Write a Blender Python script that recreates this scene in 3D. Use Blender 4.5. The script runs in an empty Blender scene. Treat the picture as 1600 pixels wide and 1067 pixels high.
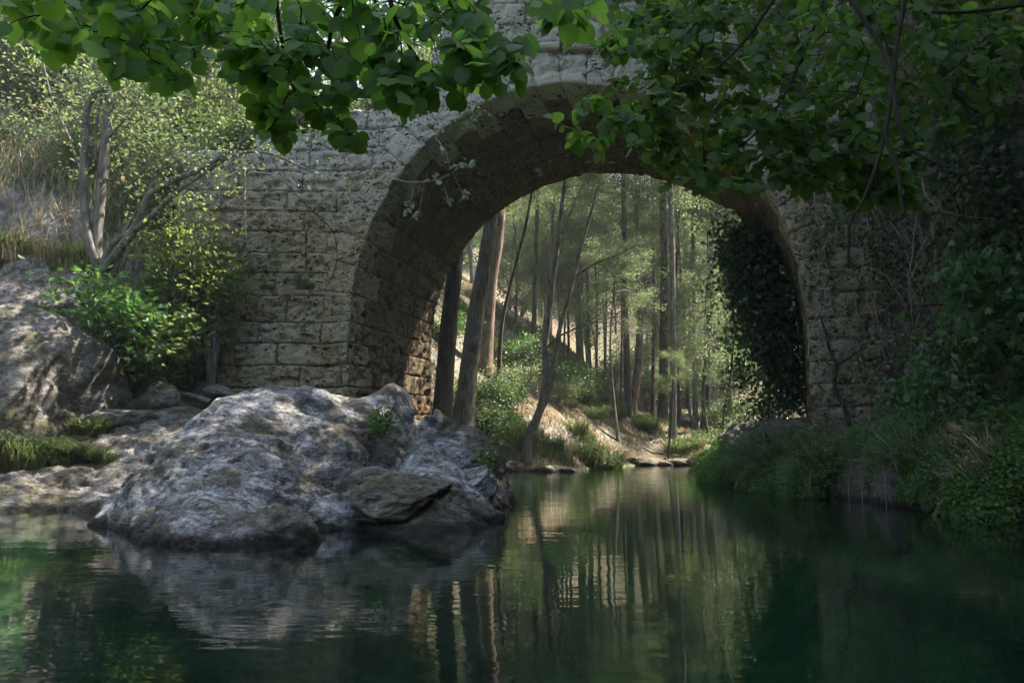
import bpy, math, random
import numpy as np
from mathutils import Vector, Matrix, Euler

S = bpy.context.scene
COL = S.collection
rnd = random.Random(7)
HAZE = .0010

# ------------------------------------------------------------------ camera, sky, sun, exposure
CAM_H, FPX = 1.0, 1200.0
TH = math.atan((690 - 533.5) / FPX)
cd = bpy.data.cameras.new("camera"); cam = bpy.data.objects.new("camera", cd); COL.objects.link(cam)
cam.location = (0, 0, CAM_H); cam.rotation_euler = (math.pi / 2 + TH, 0, 0)
cd.sensor_width = 36; cd.lens = 27; cd.clip_start = 0.05; cd.clip_end = 2000
S.camera = cam
SUN_EL, SUN_AZ = math.radians(56), math.atan2(0.40, 0.92)      # azimuth measured from +x towards +y
w = bpy.data.worlds.new("World"); S.world = w; w.use_nodes = True
nt = w.node_tree; bg = nt.nodes["Background"]
sky = nt.nodes.new("ShaderNodeTexSky"); sky.sky_type = 'NISHITA'; sky.sun_disc = False
sky.sun_elevation = SUN_EL; sky.sun_rotation = math.pi / 2 - SUN_AZ
sky.air_density = 1.0; sky.dust_density = 1.5
nt.links.new(sky.outputs[0], bg.inputs[0]); bg.inputs[1].default_value = 0.12
ld = bpy.data.lights.new("sun", 'SUN'); ld.energy = 4.5; ld.angle = math.radians(0.5); ld.color = (1, .93, .82)
sun = bpy.data.objects.new("sun", ld); COL.objects.link(sun)
sdir = Vector((math.cos(SUN_EL) * math.cos(SUN_AZ), math.cos(SUN_EL) * math.sin(SUN_AZ), math.sin(SUN_EL)))
sun.rotation_euler = sdir.to_track_quat('Z', 'Y').to_euler()
S.view_settings.view_transform = 'Standard'; S.view_settings.look = 'None'
S.view_settings.exposure = 2.9
S.view_settings.use_white_balance = True; S.view_settings.white_balance_temperature = 7000; S.view_settings.gamma = 1
S.cycles.max_bounces = 8; S.cycles.transparent_max_bounces = 12
S.cycles.diffuse_bounces = 4; S.cycles.glossy_bounces = 3; S.cycles.transmission_bounces = 4
S.cycles.caustics_reflective = False; S.cycles.caustics_refractive = False
S.cycles.sample_clamp_indirect = 4.0

# ------------------------------------------------------------------ helpers
def P(px, py, Y):
    """point at depth Y seen at photo pixel (px, py)"""
    a, b = (px - 800) / FPX, (533.5 - py) / FPX
    d = (a, math.cos(TH) - b * math.sin(TH), math.sin(TH) + b * math.cos(TH))
    t = Y / d[1]
    return Vector((d[0] * t, Y, CAM_H + d[2] * t))

def G(px, py):
    a, b = (px - 800) / FPX, (533.5 - py) / FPX
    d = (a, math.cos(TH) - b * math.sin(TH), math.sin(TH) + b * math.cos(TH))
    t = -CAM_H / d[2]
    return Vector((d[0] * t, d[1] * t, 0))

def _hash(ix, iy, iz):
    h = (ix.astype(np.int64) * 374761393 + iy.astype(np.int64) * 668265263 + iz.astype(np.int64) * 2147483647) & 0xffffffff
    h = ((h ^ (h >> 13)) * 1274126177) & 0xffffffff
    h = (h ^ (h >> 16)) & 0xffffffff
    h = (h * 2246822519) & 0xffffffff
    return ((h ^ (h >> 15)) & 0xffffff) / float(0xffffff)

def vn(p):
    """value noise 0..1, p (N,3)"""
    p = np.asarray(p, float); i = np.floor(p); f = p - i; f = f * f * (3 - 2 * f); i = i.astype(np.int64)
    x, y, z = i[..., 0], i[..., 1], i[..., 2]; fx, fy, fz = f[..., 0], f[..., 1], f[..., 2]
    def c(a, b, d): return _hash(x + a, y + b, z + d)
    x00 = c(0,0,0) * (1-fx) + c(1,0,0) * fx; x10 = c(0,1,0) * (1-fx) + c(1,1,0) * fx
    x01 = c(0,0,1) * (1-fx) + c(1,0,1) * fx; x11 = c(0,1,1) * (1-fx) + c(1,1,1) * fx
    return (x00 * (1-fy) + x10 * fy) * (1-fz) + (x01 * (1-fy) + x11 * fy) * fz

def fbm(p, o=4, g=.5):
    p = np.asarray(p, float); s = 0; a = 1; t = 0
    for k in range(o):
        s = s + a * vn(p + 17.3 * k); t += a; a *= g; p = p * 2.03
    return s / t - .5

def ridge(p, o=4):
    p = np.asarray(p, float); s = 0; a = 1; t = 0
    for k in range(o):
        s = s + a * (1 - np.abs(2 * vn(p + 9.1 * k) - 1)); t += a; a *= .5; p = p * 2.07
    return s / t

def sstep(a, b, x):
    t = np.clip((x - a) / (b - a), 0, 1); return t * t * (3 - 2 * t)

def mesh_np(name, V, F, mat=None, smooth=True, uv=None, tint=None):
    """V (N,3), F list of int arrays each (M,k)"""
    if isinstance(F, np.ndarray): F = [F]
    me = bpy.data.meshes.new(name); V = np.ascontiguousarray(V, dtype=np.float32)
    F = [np.ascontiguousarray(f, dtype=np.int32) for f in F if len(f)]
    me.vertices.add(len(V)); me.vertices.foreach_set("co", V.ravel())
    nl = sum(f.size for f in F); npoly = sum(len(f) for f in F)
    me.loops.add(nl); me.loops.foreach_set("vertex_index", np.concatenate([f.ravel() for f in F]))
    me.polygons.add(npoly)
    st = []; o = 0
    for f in F:
        st.append(o + np.arange(len(f)) * f.shape[1]); o += f.size
    me.polygons.foreach_set("loop_start", np.concatenate(st).astype(np.int32))
    me.polygons.foreach_set("use_smooth", np.full(npoly, bool(smooth)))
    if uv is not None:
        l = me.uv_layers.new(name="UVMap"); lv = np.concatenate([f.ravel() for f in F])
        l.data.foreach_set("uv", np.ascontiguousarray(uv[lv], dtype=np.float32).ravel())
    if tint is not None:
        a = me.attributes.new("tint", 'FLOAT', 'POINT'); a.data.foreach_set("value", np.ascontiguousarray(tint, dtype=np.float32))
    me.update(calc_edges=True)
    if mat: me.materials.append(mat)
    return me

def link(name, me, parent=None, loc=None):
    o = bpy.data.objects.new(name, me); COL.objects.link(o)
    if parent is not None: o.parent = parent
    if loc is not None: o.location = loc
    return o

def tag(o, label=None, cat=None, group=None, kind=None):
    if label: o['label'] = label
    if cat: o['category'] = cat
    if group: o['group'] = group
    if kind: o['kind'] = kind
    return o

def thing(name, loc, label, cat, group=None):
    o = bpy.data.objects.new(name, None); COL.objects.link(o); o.location = loc; o.empty_display_size = .2
    return tag(o, label, cat, group)

def copy_tree(o, parent=None):
    c = o.copy(); COL.objects.link(c); c.parent = parent
    for ch in list(o.children): copy_tree(ch, c)
    return c

def tube_arrays(tubes, sides=6):
    """tubes: list of (pts, radii)"""
    VV = []; FF = []; base = 0
    ang = np.arange(sides) * 2 * math.pi / sides
    for pts, rad in tubes:
        p = np.array([tuple(q) for q in pts], float); n = len(p)
        r = np.full(n, rad) if np.isscalar(rad) else np.asarray(rad, float)
        t = np.gradient(p, axis=0); t /= np.maximum(np.linalg.norm(t, axis=1, keepdims=True), 1e-9)
        ref = np.array([0.3, 0.9, 0.1]) if abs(t[:, 2]).mean() > .6 else np.array([0.05, 0.1, 1.])
        a = np.cross(t, ref); a /= np.maximum(np.linalg.norm(a, axis=1, keepdims=True), 1e-9)
        b = np.cross(t, a)
        ring = p[:, None] + r[:, None, None] * (np.cos(ang)[None, :, None] * a[:, None] + np.sin(ang)[None, :, None] * b[:, None])
        VV.append(ring.reshape(-1, 3))
        i = np.arange(n - 1)[:, None] * sides; j = np.arange(sides)[None]; jn = (j + 1) % sides
        q = np.stack([i + j, i + jn, i + sides + jn, i + sides + j], -1).reshape(-1, 4) + base
        FF.append(q); base += n * sides
    return np.concatenate(VV), np.concatenate(FF)

def tube_mesh(name, tubes, mat, sides=6):
    V, F = tube_arrays(tubes, sides); return mesh_np(name, V, F, mat)

def smooth_path(pts, n):
    """Catmull-Rom through pts"""
    p = np.array([tuple(q) for q in pts], float)
    if len(p) < 3:
        t = np.linspace(0, 1, n)[:, None]; return p[0] * (1 - t) + p[-1] * t
    e = np.vstack([2 * p[0] - p[1], p, 2 * p[-1] - p[-2]]); m = len(p) - 1; out = []
    for s in np.linspace(0, m - 1e-6, n):
        k = int(s); f = s - k; a, b, c, d = e[k:k + 4]
        out.append(.5 * ((2*b) + (-a + c) * f + (2*a - 5*b + 4*c - d) * f*f + (-a + 3*b - 3*c + d) * f**3))
    return np.array(out)

class TPS:
    def __init__(s, xy, z, lam=0.02):
        s.c = np.array(xy, float); n = len(s.c); z = np.array(z, float)
        K = s.k(s.c, s.c) + lam * np.eye(n); Q = np.hstack([np.ones((n, 1)), s.c])
        A = np.block([[K, Q], [Q.T, np.zeros((3, 3))]]); s.w = np.linalg.solve(A, np.r_[z, 0, 0, 0]); s.n = n
    def k(s, a, b):
        r2 = ((a[:, None] - b[None]) ** 2).sum(-1) + 1e-9; return .5 * r2 * np.log(r2)
    def __call__(s, xy):
        xy = np.atleast_2d(np.array(xy, float)); out = np.empty(len(xy))
        for i in range(0, len(xy), 20000):
            q = xy[i:i + 20000]; out[i:i + 20000] = s.k(q, s.c) @ s.w[:s.n] + s.w[s.n] + q @ s.w[s.n + 1:]
        return out

# ------------------------------------------------------------------ materials
class M:
    def __init__(s, name):
        s.m = bpy.data.materials.new(name); s.m.use_nodes = True; s.t = s.m.node_tree; s.t.nodes.clear()
        s.out = s.t.nodes.new("ShaderNodeOutputMaterial")
    def n(s, typ, ins=None, **kw):
        nd = s.t.nodes.new("ShaderNode" + typ)
        for k, v in kw.items(): setattr(nd, k, v)
        for k, v in (ins or {}).items():
            i = nd.inputs[k]
            if isinstance(v, bpy.types.NodeSocket): s.t.links.new(v, i)
            else: i.default_value = v
        return nd
    def pos(s, scale=(1, 1, 1), rot=(0, 0, 0), obj=False):
        if obj: src = s.n("TexCoord").outputs["Object"]
        else: src = s.n("NewGeometry").outputs["Position"]
        return s.n("Mapping", {"Vector": src, "Scale": scale, "Rotation": rot}).outputs[0]
    def noise(s, v, scale, det=5, rough=.6, dist=0):
        return s.n("TexNoise", {"Vector": v, "Scale": scale, "Detail": det, "Roughness": rough, "Distortion": dist}).outputs[0]
    def ramp(s, f, stops):
        r = s.n("ValToRGB", {"Fac": f}); e = r.color_ramp.elements
        while len(e) < len(stops): e.new(.5)
        for el, (p, c) in zip(e, stops):
            el.position = p; el.color = c if len(c) == 4 else (*c, 1)
        return r.outputs[0]
    def step(s, f, a, b):
        return s.n("MapRange", {"Value": f, "From Min": a, "From Max": b}, interpolation_type='SMOOTHSTEP').outputs[0]
    def mix(s, f, a, b, mode='MIX'):
        nd = s.n("Mix", data_type='RGBA', blend_type=mode)
        for k, v in ((0, f), (6, a), (7, b)):
            if isinstance(v, bpy.types.NodeSocket): s.t.links.new(v, nd.inputs[k])
            else: nd.inputs[k].default_value = v if (k == 0 or len(v) == 4) else (*v, 1)
        return nd.outputs[2]
    def math(s, op, a, b=0.0, c=None):
        nd = s.n("Math", operation=op)
        for k, v in enumerate((a, b) if c is None else (a, b, c)):
            if isinstance(v, bpy.types.NodeSocket): s.t.links.new(v, nd.inputs[k])
            else: nd.inputs[k].default_value = v
        return nd.outputs[0]
    def bump(s, h, strength=.5, dist=.05, nrm=None):
        d = {"Height": h, "Strength": strength, "Distance": dist}
        if nrm is not None: d["Normal"] = nrm
        return s.n("Bump", d).outputs[0]
    def surf(s, sock): s.t.links.new(sock, s.out.inputs[0]); return s.m
    def principled(s, col, rough=.85, nrm=None, spec=.3):
        d = {"Base Color": col if isinstance(col, bpy.types.NodeSocket) else (*col, 1), "Roughness": rough, "Specular IOR Level": spec}
        if nrm is not None: d["Normal"] = nrm
        return s.n("BsdfPrincipled", d).outputs[0]

def leaf_mat(name, dark, light, trans, tw=.42, veins=False, rough=.45, yellow=.94):
    k = M(name)
    tint = k.n("Attribute", attribute_name="tint").outputs["Fac"]
    orr = k.n("ObjectInfo").outputs["Random"]
    f = k.math('FRACT', k.math('ADD', tint, orr))
    col = k.mix(f, dark, light)
    tcol = k.mix(f, tuple(c * .65 for c in trans), trans)
    f2 = k.math('FRACT', k.math('MULTIPLY', f, 17.0))
    col = k.mix(k.step(f2, yellow, 1.0), col, (light[0] * 2.2, light[1] * 1.15, light[2]))
    tcol = k.mix(k.step(f2, yellow, 1.0), tcol, (trans[0] * 1.8, trans[1] * 1.1, trans[2]))
    ins = {"Roughness": rough, "Specular IOR Level": .35}
    if veins:
        uv = k.n("UVMap").outputs[0]; sp = k.n("SeparateXYZ", {0: uv})
        ax = k.math('ABSOLUTE', k.math('SUBTRACT', sp.outputs[0], .5))
        v = k.math('FRACT', k.math('MULTIPLY', k.math('SUBTRACT', sp.outputs[1], k.math('MULTIPLY', ax, .8)), 7.0))
        vl = k.math('MULTIPLY', k.step(v, .0, .1), k.math('SUBTRACT', 1.0, k.step(v, .9, 1.0)))
        mid = k.step(ax, .008, .03)
        vm = k.math('MULTIPLY', vl, mid)
        blotch = k.noise(k.n("NewGeometry").outputs["Position"], 60, 3)
        tcol = k.mix(vm, tuple(c * .55 for c in trans), tcol)
        tcol = k.mix(k.step(blotch, .35, .75), tcol, tuple(c * .8 for c in trans))
        col = k.mix(vm, tuple(min(1, c * 1.5) for c in light), col)
        ins["Normal"] = k.bump(vm, .35, .004)
    b = k.n("BsdfPrincipled", {"Base Color": col, **ins}).outputs[0]
    t = k.n("BsdfTranslucent", {"Color": tcol}).outputs[0]
    return k.surf(k.n("MixShader", {0: tw, 1: b, 2: t}).outputs[0])

def bark_mat(name, a, b, scale=6):
    k = M(name); v = k.pos((1, 1, .18), obj=True)
    n1 = k.noise(v, scale * 2.2, 6, .7); n2 = k.noise(k.pos(obj=True), 2.0, 3)
    col = k.mix(k.step(n1, .35, .65), a, b); col = k.mix(k.step(n2, .5, .75), col, tuple(c * .6 for c in a))
    return k.surf(k.principled(col, .9, k.bump(n1, .8, .03)))

def rock_mat(name, light=(.52, .515, .53), mid=(.29, .28, .28), dark=(.09, .085, .075), moss=(.10, .095, .04), mossamt=.5, strata=True, whites=True):
    k = M(name)
    v = k.pos((1, 1, 1)); vs = k.pos((.85, .85, 1.7), (0, .5, .3)) if strata else v
    big = k.noise(vs, 1.1, 6, .65, .6); med = k.noise(vs, 5, 8, .72, .4); fine = k.noise(v, 28, 6, .7)
    col = k.mix(k.step(med, .36, .66), dark, mid)
    col = k.mix(k.math('MULTIPLY', k.step(big, .38, .56), k.step(med, .36, .54)), col, light)
    if whites: col = k.mix(k.math('MULTIPLY', k.step(k.noise(k.pos((.8, .8, 2.0), (0, .55, .2)), 3.4, 10, .85, .5), .50, .60), k.step(fine, .30, .55)), col, (.74, .75, .78))
    mz = k.n("SeparateXYZ", {0: k.n("NewGeometry").outputs["Normal"]}).outputs[2]
    br = k.noise(v, .75, 5, .65, .5)
    br = k.math('ADD', br, k.math('MULTIPLY', k.math('ADD', k.n('SeparateXYZ', {0: v}).outputs[0], 3.0), .035))
    col = k.mix(k.math('MULTIPLY', k.step(br, .50, .60), .75), col, k.mix(med, (.06, .05, .03), (.24, .20, .14)))
    mo = k.math('MULTIPLY', k.step(k.noise(v, 1.9, 8, .75, .3), .53 - .08 * mossamt, .60), min(1, mossamt * 1.2))
    col = k.mix(mo, col, moss)
    col = k.mix(k.step(fine, .2, .5), tuple(c * .6 for c in dark), col)
    # damp dark band just above the water
    z = k.n("SeparateXYZ", {0: k.n("NewGeometry").outputs["Position"]}).outputs[2]
    zz = k.math('ADD', z, k.math('MULTIPLY', k.math('SUBTRACT', med, .5), .25))
    col = k.mix(k.math('SUBTRACT', 1.0, k.step(zz, .03, .16)), col, (.035, .032, .024))
    crk = k.noise(k.pos((.7, .7, 2.2), (0, .55, .25)), 3.6, 8, .78, .5)
    crm = k.step(k.math('ABSOLUTE', k.math('SUBTRACT', crk, .5)), .022, .0)
    col = k.mix(k.math('MULTIPLY', crm, .8), col, (.02, .018, .015))
    med = k.math('SUBTRACT', med, k.math('MULTIPLY', crm, .35))
    b1 = k.bump(med, 1.0, .16); b2 = k.bump(fine, .9, .03, b1)
    vo = k.noise(v, 11, 6, .7, .6)
    pt = k.step(vo, .42, .34)
    col = k.mix(k.math('MULTIPLY', pt, .75), col, dark)
    b3 = k.bump(k.math('SUBTRACT', vo, pt), .7, .05, b2)
    return k.surf(k.principled(col, .8, b3))

def masonry_mat(name="pitted_tuff", vault_shade=0.0):
    k = M(name); v = k.pos(); vs = k.pos((1, 1, 1.9))
    oi = k.n("ObjectInfo").outputs["Random"]
    big = k.noise(v, .7, 5, .6); med = k.noise(vs, 5, 9, .8, .5); fine = k.noise(v, 34, 5, .75)
    col = k.mix(k.step(big, .38, .62), (.35, .29, .18), (.38, .345, .275))
    col = k.mix(k.math('MULTIPLY', oi, .35), col, (.42, .33, .22))
    col = k.mix(k.step(med, .56, .40), col, (.23, .19, .125))
    col = k.mix(k.math('MULTIPLY', k.step(k.noise(v, 1.1, 7, .75, .4), .50, .60), .6), col, (.13, .125, .05))
    z = k.n("SeparateXYZ", {0: v}).outputs[2]
    col = k.mix(k.math('MULTIPLY', k.step(k.math('ADD', z, k.math('MULTIPLY', big, 3.0)), 7.0, 9.5), .8), col, (.46, .44, .42))
    if vault_shade:  # brown staining, with the vault's shade darkened into the colour
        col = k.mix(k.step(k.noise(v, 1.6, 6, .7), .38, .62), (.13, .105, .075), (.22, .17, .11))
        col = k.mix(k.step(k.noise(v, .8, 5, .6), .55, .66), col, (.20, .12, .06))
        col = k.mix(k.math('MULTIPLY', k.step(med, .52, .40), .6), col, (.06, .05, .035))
    cav = k.noise(k.pos((1, 1, 1.7)), 9, 4, .62, .9); zone = k.noise(v, 1.9, 4, .6)
    pit = k.math('MULTIPLY', k.step(cav, .555, .62), k.step(zone, .40, .52))
    sp = k.math('MULTIPLY', k.step(k.noise(vs, 24, 3, .6, .5), .58, .66), k.step(zone, .34, .5))
    pit = k.math('MAXIMUM', pit, k.math('MULTIPLY', sp, .8))
    col = k.mix(pit, col, (.035, .028, .018))
    col = k.mix(k.step(fine, .50, .28), col, (.10, .082, .055))
    h = k.math('SUBTRACT', k.math('ADD', k.math('MULTIPLY', med, .7), k.math('MULTIPLY', fine, .22)), k.math('MULTIPLY', pit, .8))
    return k.surf(k.principled(col, .95, k.bump(h, 1.0, .06), .12))

def ground_mat():
    k = M("forest_floor"); v = k.pos()
    big = k.noise(v, .35, 5, .6); med = k.noise(v, 2.5, 7, .7); fine = k.noise(v, 22, 6, .75)
    soil = k.mix(k.step(fine, .35, .65), (.04, .03, .02), (.13, .10, .07))
    soil = k.mix(k.step(k.noise(v, 9, 5, .7), .55, .7), soil, (.115, .092, .068))
    green = k.mix(fine, (.03, .045, .012), (.075, .085, .03))
    col = k.mix(k.math('MULTIPLY', k.step(med, .46, .6), k.step(big, .40, .55)), soil, green)
    nz = k.n("SeparateXYZ", {0: k.n("NewGeometry").outputs["True Normal"]}).outputs[2]
    rockc = k.mix(k.step(med, .38, .62), (.05, .045, .035), (.20, .185, .165))
    col = k.mix(k.step(k.math('ADD', nz, k.math('MULTIPLY', k.math('SUBTRACT', med, .5), .4)), .78, .6), col, rockc)
    z = k.n("SeparateXYZ", {0: v}).outputs[2]
    bed = k.mix(k.step(k.noise(v, .9, 6, .65), .42, .62), (.11, .12, .05), (.42, .42, .22))
    bed = k.mix(k.step(fine, .3, .6), (.08, .08, .045), bed)
    col = k.mix(k.step(z, .12, -.05), col, bed)
    h = k.math('ADD', k.math('MULTIPLY', med, 1.0), k.math('MULTIPLY', fine, .35))
    return k.surf(k.principled(col, .92, k.bump(h, .9, .08), .2))

def water_mat():
    k = M("river_water")
    p = k.n("NewGeometry").outputs["Position"]
    v1 = k.n("Mapping", {"Vector": p, "Scale": (.55, 1.5, 1)}).outputs[0]
    a = k.noise(v1, 1.1, 2, .45, .3); b = k.noise(v1, 4.5, 2, .5, .2)
    y = k.n("SeparateXYZ", {0: p}).outputs[1]
    far = k.step(y, 7.0, 16.0)
    c = k.noise(k.n("Mapping", {"Vector": p, "Scale": (.5, 2.6, 1)}).outputs[0], 3.2, 2, .5)
    h = k.math('ADD', k.math('MULTIPLY', a, .36), k.math('MULTIPLY', b, .24))
    h = k.math('ADD', h, k.math('MULTIPLY', k.math('MULTIPLY', c, far), .42))
    nrm = k.bump(h, 1.0, .009)
    fr = k.n("Fresnel", {"IOR": 1.33, "Normal": nrm}).outputs[0]
    gl = k.n("BsdfGlossy", {"Color": (1, 1, 1, 1), "Roughness": .0, "Normal": nrm}).outputs[0]
    tr = k.n("BsdfTransparent", {"Color": (.86, .95, .9, 1)}).outputs[0]
    k.surf(k.n("MixShader", {0: fr, 1: tr, 2: gl}).outputs[0])
    ab = k.n("VolumeAbsorption", {"Color": (.36, .70, .50, 1), "Density": .42}).outputs[0]
    sc = k.n("VolumeScatter", {"Color": (.36, .75, .50, 1), "Density": .03}).outputs[0]
    k.t.links.new(k.n("AddShader", {0: ab, 1: sc}).outputs[0], k.out.inputs[1])
    return k.m

MAT = dict(
    ground=ground_mat(), water=water_mat(), stone=masonry_mat(), barrel=masonry_mat('brown_shaded_tuff', 1.0),
    rock=rock_mat("limestone_crust"),
    rock2=rock_mat("brown_limestone", light=(.34, .32, .32), mid=(.19, .17, .15), mossamt=.7, whites=False),
    cliff=rock_mat("shaded_cliff", light=(.46, .41, .40), mid=(.33, .28, .26), dark=(.08, .065, .05), moss=(.05, .055, .02), mossamt=.75, strata=False, whites=False),
    near=leaf_mat("hazel_leaf", (.040, .09, .018), (.07, .135, .03), (.25, .50, .06), .58, True, .55),
    near2=leaf_mat("lime_leaf", (.030, .066, .015), (.058, .108, .025), (.18, .36, .045), .52, True, .55),
    shrub=leaf_mat("shrub_leaf", (.055, .10, .03), (.12, .165, .05), (.27, .38, .09), .4, yellow=.99),
    bushd=leaf_mat("bush_leaf", (.035, .085, .035), (.06, .13, .04), (.12, .28, .05), .35),
    fern=leaf_mat("fern_leaf", (.042, .10, .022), (.08, .16, .032), (.17, .36, .05), .42),
    ivy=leaf_mat("ivy_leaf", (.018, .035, .014), (.04, .07, .03), (.06, .14, .03), .25, rough=.35),
    tree=leaf_mat("tree_leaf", (.050, .082, .038), (.10, .138, .06), (.20, .285, .11), .42),
    pine=leaf_mat("pine_needle", (.035, .065, .03), (.075, .11, .045), (.12, .20, .06), .35),
    pale=leaf_mat("pale_leaf", (.16, .20, .12), (.26, .30, .19), (.25, .33, .15), .35),
    grass=leaf_mat("grass_blade", (.035, .065, .022), (.08, .105, .04), (.13, .19, .055), .3),
    dry=leaf_mat("dry_grass", (.26, .21, .13), (.40, .33, .22), (.35, .28, .15), .3),
    bark=bark_mat("grey_bark", (.06, .055, .045), (.17, .16, .145)),
    barkd=bark_mat("dark_bark", (.022, .018, .015), (.075, .063, .054), 4),
    barkr=bark_mat("red_pine_bark", (.07, .048, .038), (.20, .14, .11), 4),
    twig=bark_mat("twig_bark", (.014, .011, .009), (.035, .028, .02), 20),
    pale_twig=bark_mat("pale_twig_bark", (.18, .16, .13), (.34, .31, .26), 20),
)

# ------------------------------------------------------------------ terrain
ctl = []
def c(x, y, z): ctl.append((x, y, z))
for y in (-14, -6, 0, 5, 9): # river bed near
    for x, z in ((-9, -1.0), (-5, -1.5), (0, -1.7), (4, -1.7), (6.4, -1.3)): c(x, y, z if y < 9 or x > -4 else -.55)
for x, y, z in ((2, 13, -1.6), (2.5, 17, -1.6), (2.5, 21, -1.5), (3, 25, -1.1), (6.5, 28, -1.1), (11, 29.5, -1.1), (17, 33, -1), (-7.6, 10, -.3), (-5.8, 9.6, -.5), (-10, 10, -.3), (4, 15, -1.6), (4, 19, -1.5)): c(x, y, z)
for x, y in ((-14, 11.2), (-10, 11.3), (-7.6, 11.5), (-5.6, 12.3), (-3, 14), (-1.4, 16), (-.9, 18.5), (-1.0, 22), (-.8, 25.6), (1.5, 26.7), (3.2, 30), (5.1, 33), (8.5, 33.7), (12, 35), (18, 38),
             (5.9, 21.8), (5.6, 19.5), (5.9, 16.5), (6.2, 14), (6.5, 12), (6.8, 10), (7.3, 8), (7.8, 4), (8.2, -1), (8.4, -10), (7.4, 22.8), (10, 24.4), (14, 26.6), (20, 30)): c(x, y, 0.02)
for x, y, z in ((7.4, 20, 1.0), (7.2, 17, 1.2), (7.6, 13, 1.1), (8.2, 9, 1.2), (9.2, 4, 1.5), (9.8, -4, 2), (9, 21, 1.4), (12, 23.2, 2.2), (11, 18, 7), (11, 13, 8), (12, 8, 9), (13, 0, 9), (13, -10, 9), (17, 18, 13), (18, 5, 14), (18, -10, 14), (17, 25, 6), (24, 28, 8), (28, 10, 19), (28, -10, 19),
                (-9, 13, .95), (-12, 13, 1.1), (-7, 14, 1.3), (-5.5, 14.5, 1.3), (-6.2, 15.9, 1.9), (-4, 15.8, 1.5), (-3.4, 18, 1.7), (-7.3, 14.9, 1.6), (-9, 14.9, 2.0), (-12, 14.9, 2.3), (-8.6, 15.9, 4.6), (-7.6, 16.4, 4.0), (-10.5, 15.9, 4.9), (-14, 15.7, 5.4), (-6.8, 16.6, 2.3), (-9.5, 19, 7.4), (-13, 19, 8.6), (-9, 22, 9.4), (-14, 22, 11), (-20, 20, 13), (-20, 14, 8), (-22, 8, 6), (-14, 8, -.2), (-18, 3, 1), (-18, -10, 1), (-14, 28, 16), (-22, 28, 20), (-28, 15, 16), (-28, 0, 8),
                (-3, 21.5, 1.7), (-3, 24, 2.1), (-1.6, 24, 1.3), (0.2, 28, .9), (-1.6, 27.5, 2.4), (-.4, 31, 3.4), (1.8, 30.5, 1.9), (-1.2, 35, 6.0), (1.6, 38, 5.0), (5.3, 42, 3.7), (7.5, 45, 2.5), (4, 34.5, 1.6), (6.8, 38, 1.5), (-5, 27, 5.5), (-8, 27, 9), (-5, 33, 9), (-10, 36, 14), (-3, 42, 9.5), (3, 48, 7), (9, 45, 1.9), (12, 44, 2.0), (8, 37, .9), (12, 38, .9), (16, 45, 3.2), (24, 45, 8), (22, 36, 3), (11, 55, 4), (18, 58, 7), (3, 60, 9), (-6, 60, 15), (8, 70, 10), (20, 75, 17), (-10, 80, 24), (10, 100, 24), (-20, 60, 25), (30, 60, 17), (35, 100, 32), (-30, 100, 36), (10, 140, 46), (-40, 140, 54), (50, 140, 50), (40, 30, 22), (-40, 30, 30), (40, 0, 26), (-40, -10, 14), (50, 70, 34), (-50, 70, 42), (-1.0, 6.6, -.80), (-2.6, 6.4, -.74), (-1.2, 4.6, -.85), (-1.6, 8.6, -.8), (-3.5, 5.0, -.75), (.2, 5.6, -.95), (-8, -18, -.8), (0, -18, -1.2), (6, -18, -.6), (-4, -24, 1.5), (4, -24, 2), (0, -34, 9), (-14, -30, 9), (14, -30, 12), (0, -50, 18), (-30, -50, 24), (30, -50, 26)):
    c(x, y, z)
ctl = np.array(ctl); terr = TPS(ctl[:, :2], ctl[:, 2], .004)
def zt(x, y):
    z = terr([(x, y)])[0]
    return float(z)
def zt_noise(X, Y, Z):
    q = np.stack([X, Y, np.zeros_like(X)], -1)
    land = sstep(.1, 1.0, Z)
    return (fbm(q * .5, 4) * .5 * (.25 + land)) + fbm(q * 2.6 + 40, 4) * .16 * (.5 + land) + (ridge(q * 1.4 + 9, 4) - .5) * .25 * sstep(.0, .4, Z) * sstep(3, .8, Z)
nx, ny = 340, 560
u = np.linspace(-1, 1, nx); gx = 24 * u + 90 * u ** 7
t = np.linspace(0, 1, ny); gy = -50 + 96 * t + 140 * t ** 5
X, Y = np.meshgrid(gx, gy, indexing='ij'); X = X.ravel(); Y = Y.ravel()
Z = terr(np.stack([X, Y], -1)); Z = np.where(Z < 0, Z * 1.6, Z); Z = np.clip(Z, -3.0, 70)
Zn = zt_noise(X, Y, Z); ZT = Z + Zn
I = (np.arange(nx - 1)[:, None] * ny + np.arange(ny - 1)[None]).ravel()
F = np.stack([I, I + ny, I + ny + 1, I + 1], -1)
gme = mesh_np("ground", np.stack([X, Y, ZT], -1), F, MAT['ground'])
tag(link("ground", gme), "forest floor, river bed and wooded banks", kind="structure")
ZG = ZT.reshape(nx, ny)
def zg(x, y):
    """height of the ground mesh"""
    i = min(max(int(np.searchsorted(gx, x)) - 1, 0), nx - 2); j = min(max(int(np.searchsorted(gy, y)) - 1, 0), ny - 2)
    a = min(max((x - gx[i]) / (gx[i+1] - gx[i]), 0), 1); b = min(max((y - gy[j]) / (gy[j+1] - gy[j]), 0), 1)
    return float((ZG[i, j] * (1-a) + ZG[i+1, j] * a) * (1-b) + (ZG[i, j+1] * (1-a) + ZG[i+1, j+1] * a) * b)

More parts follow.
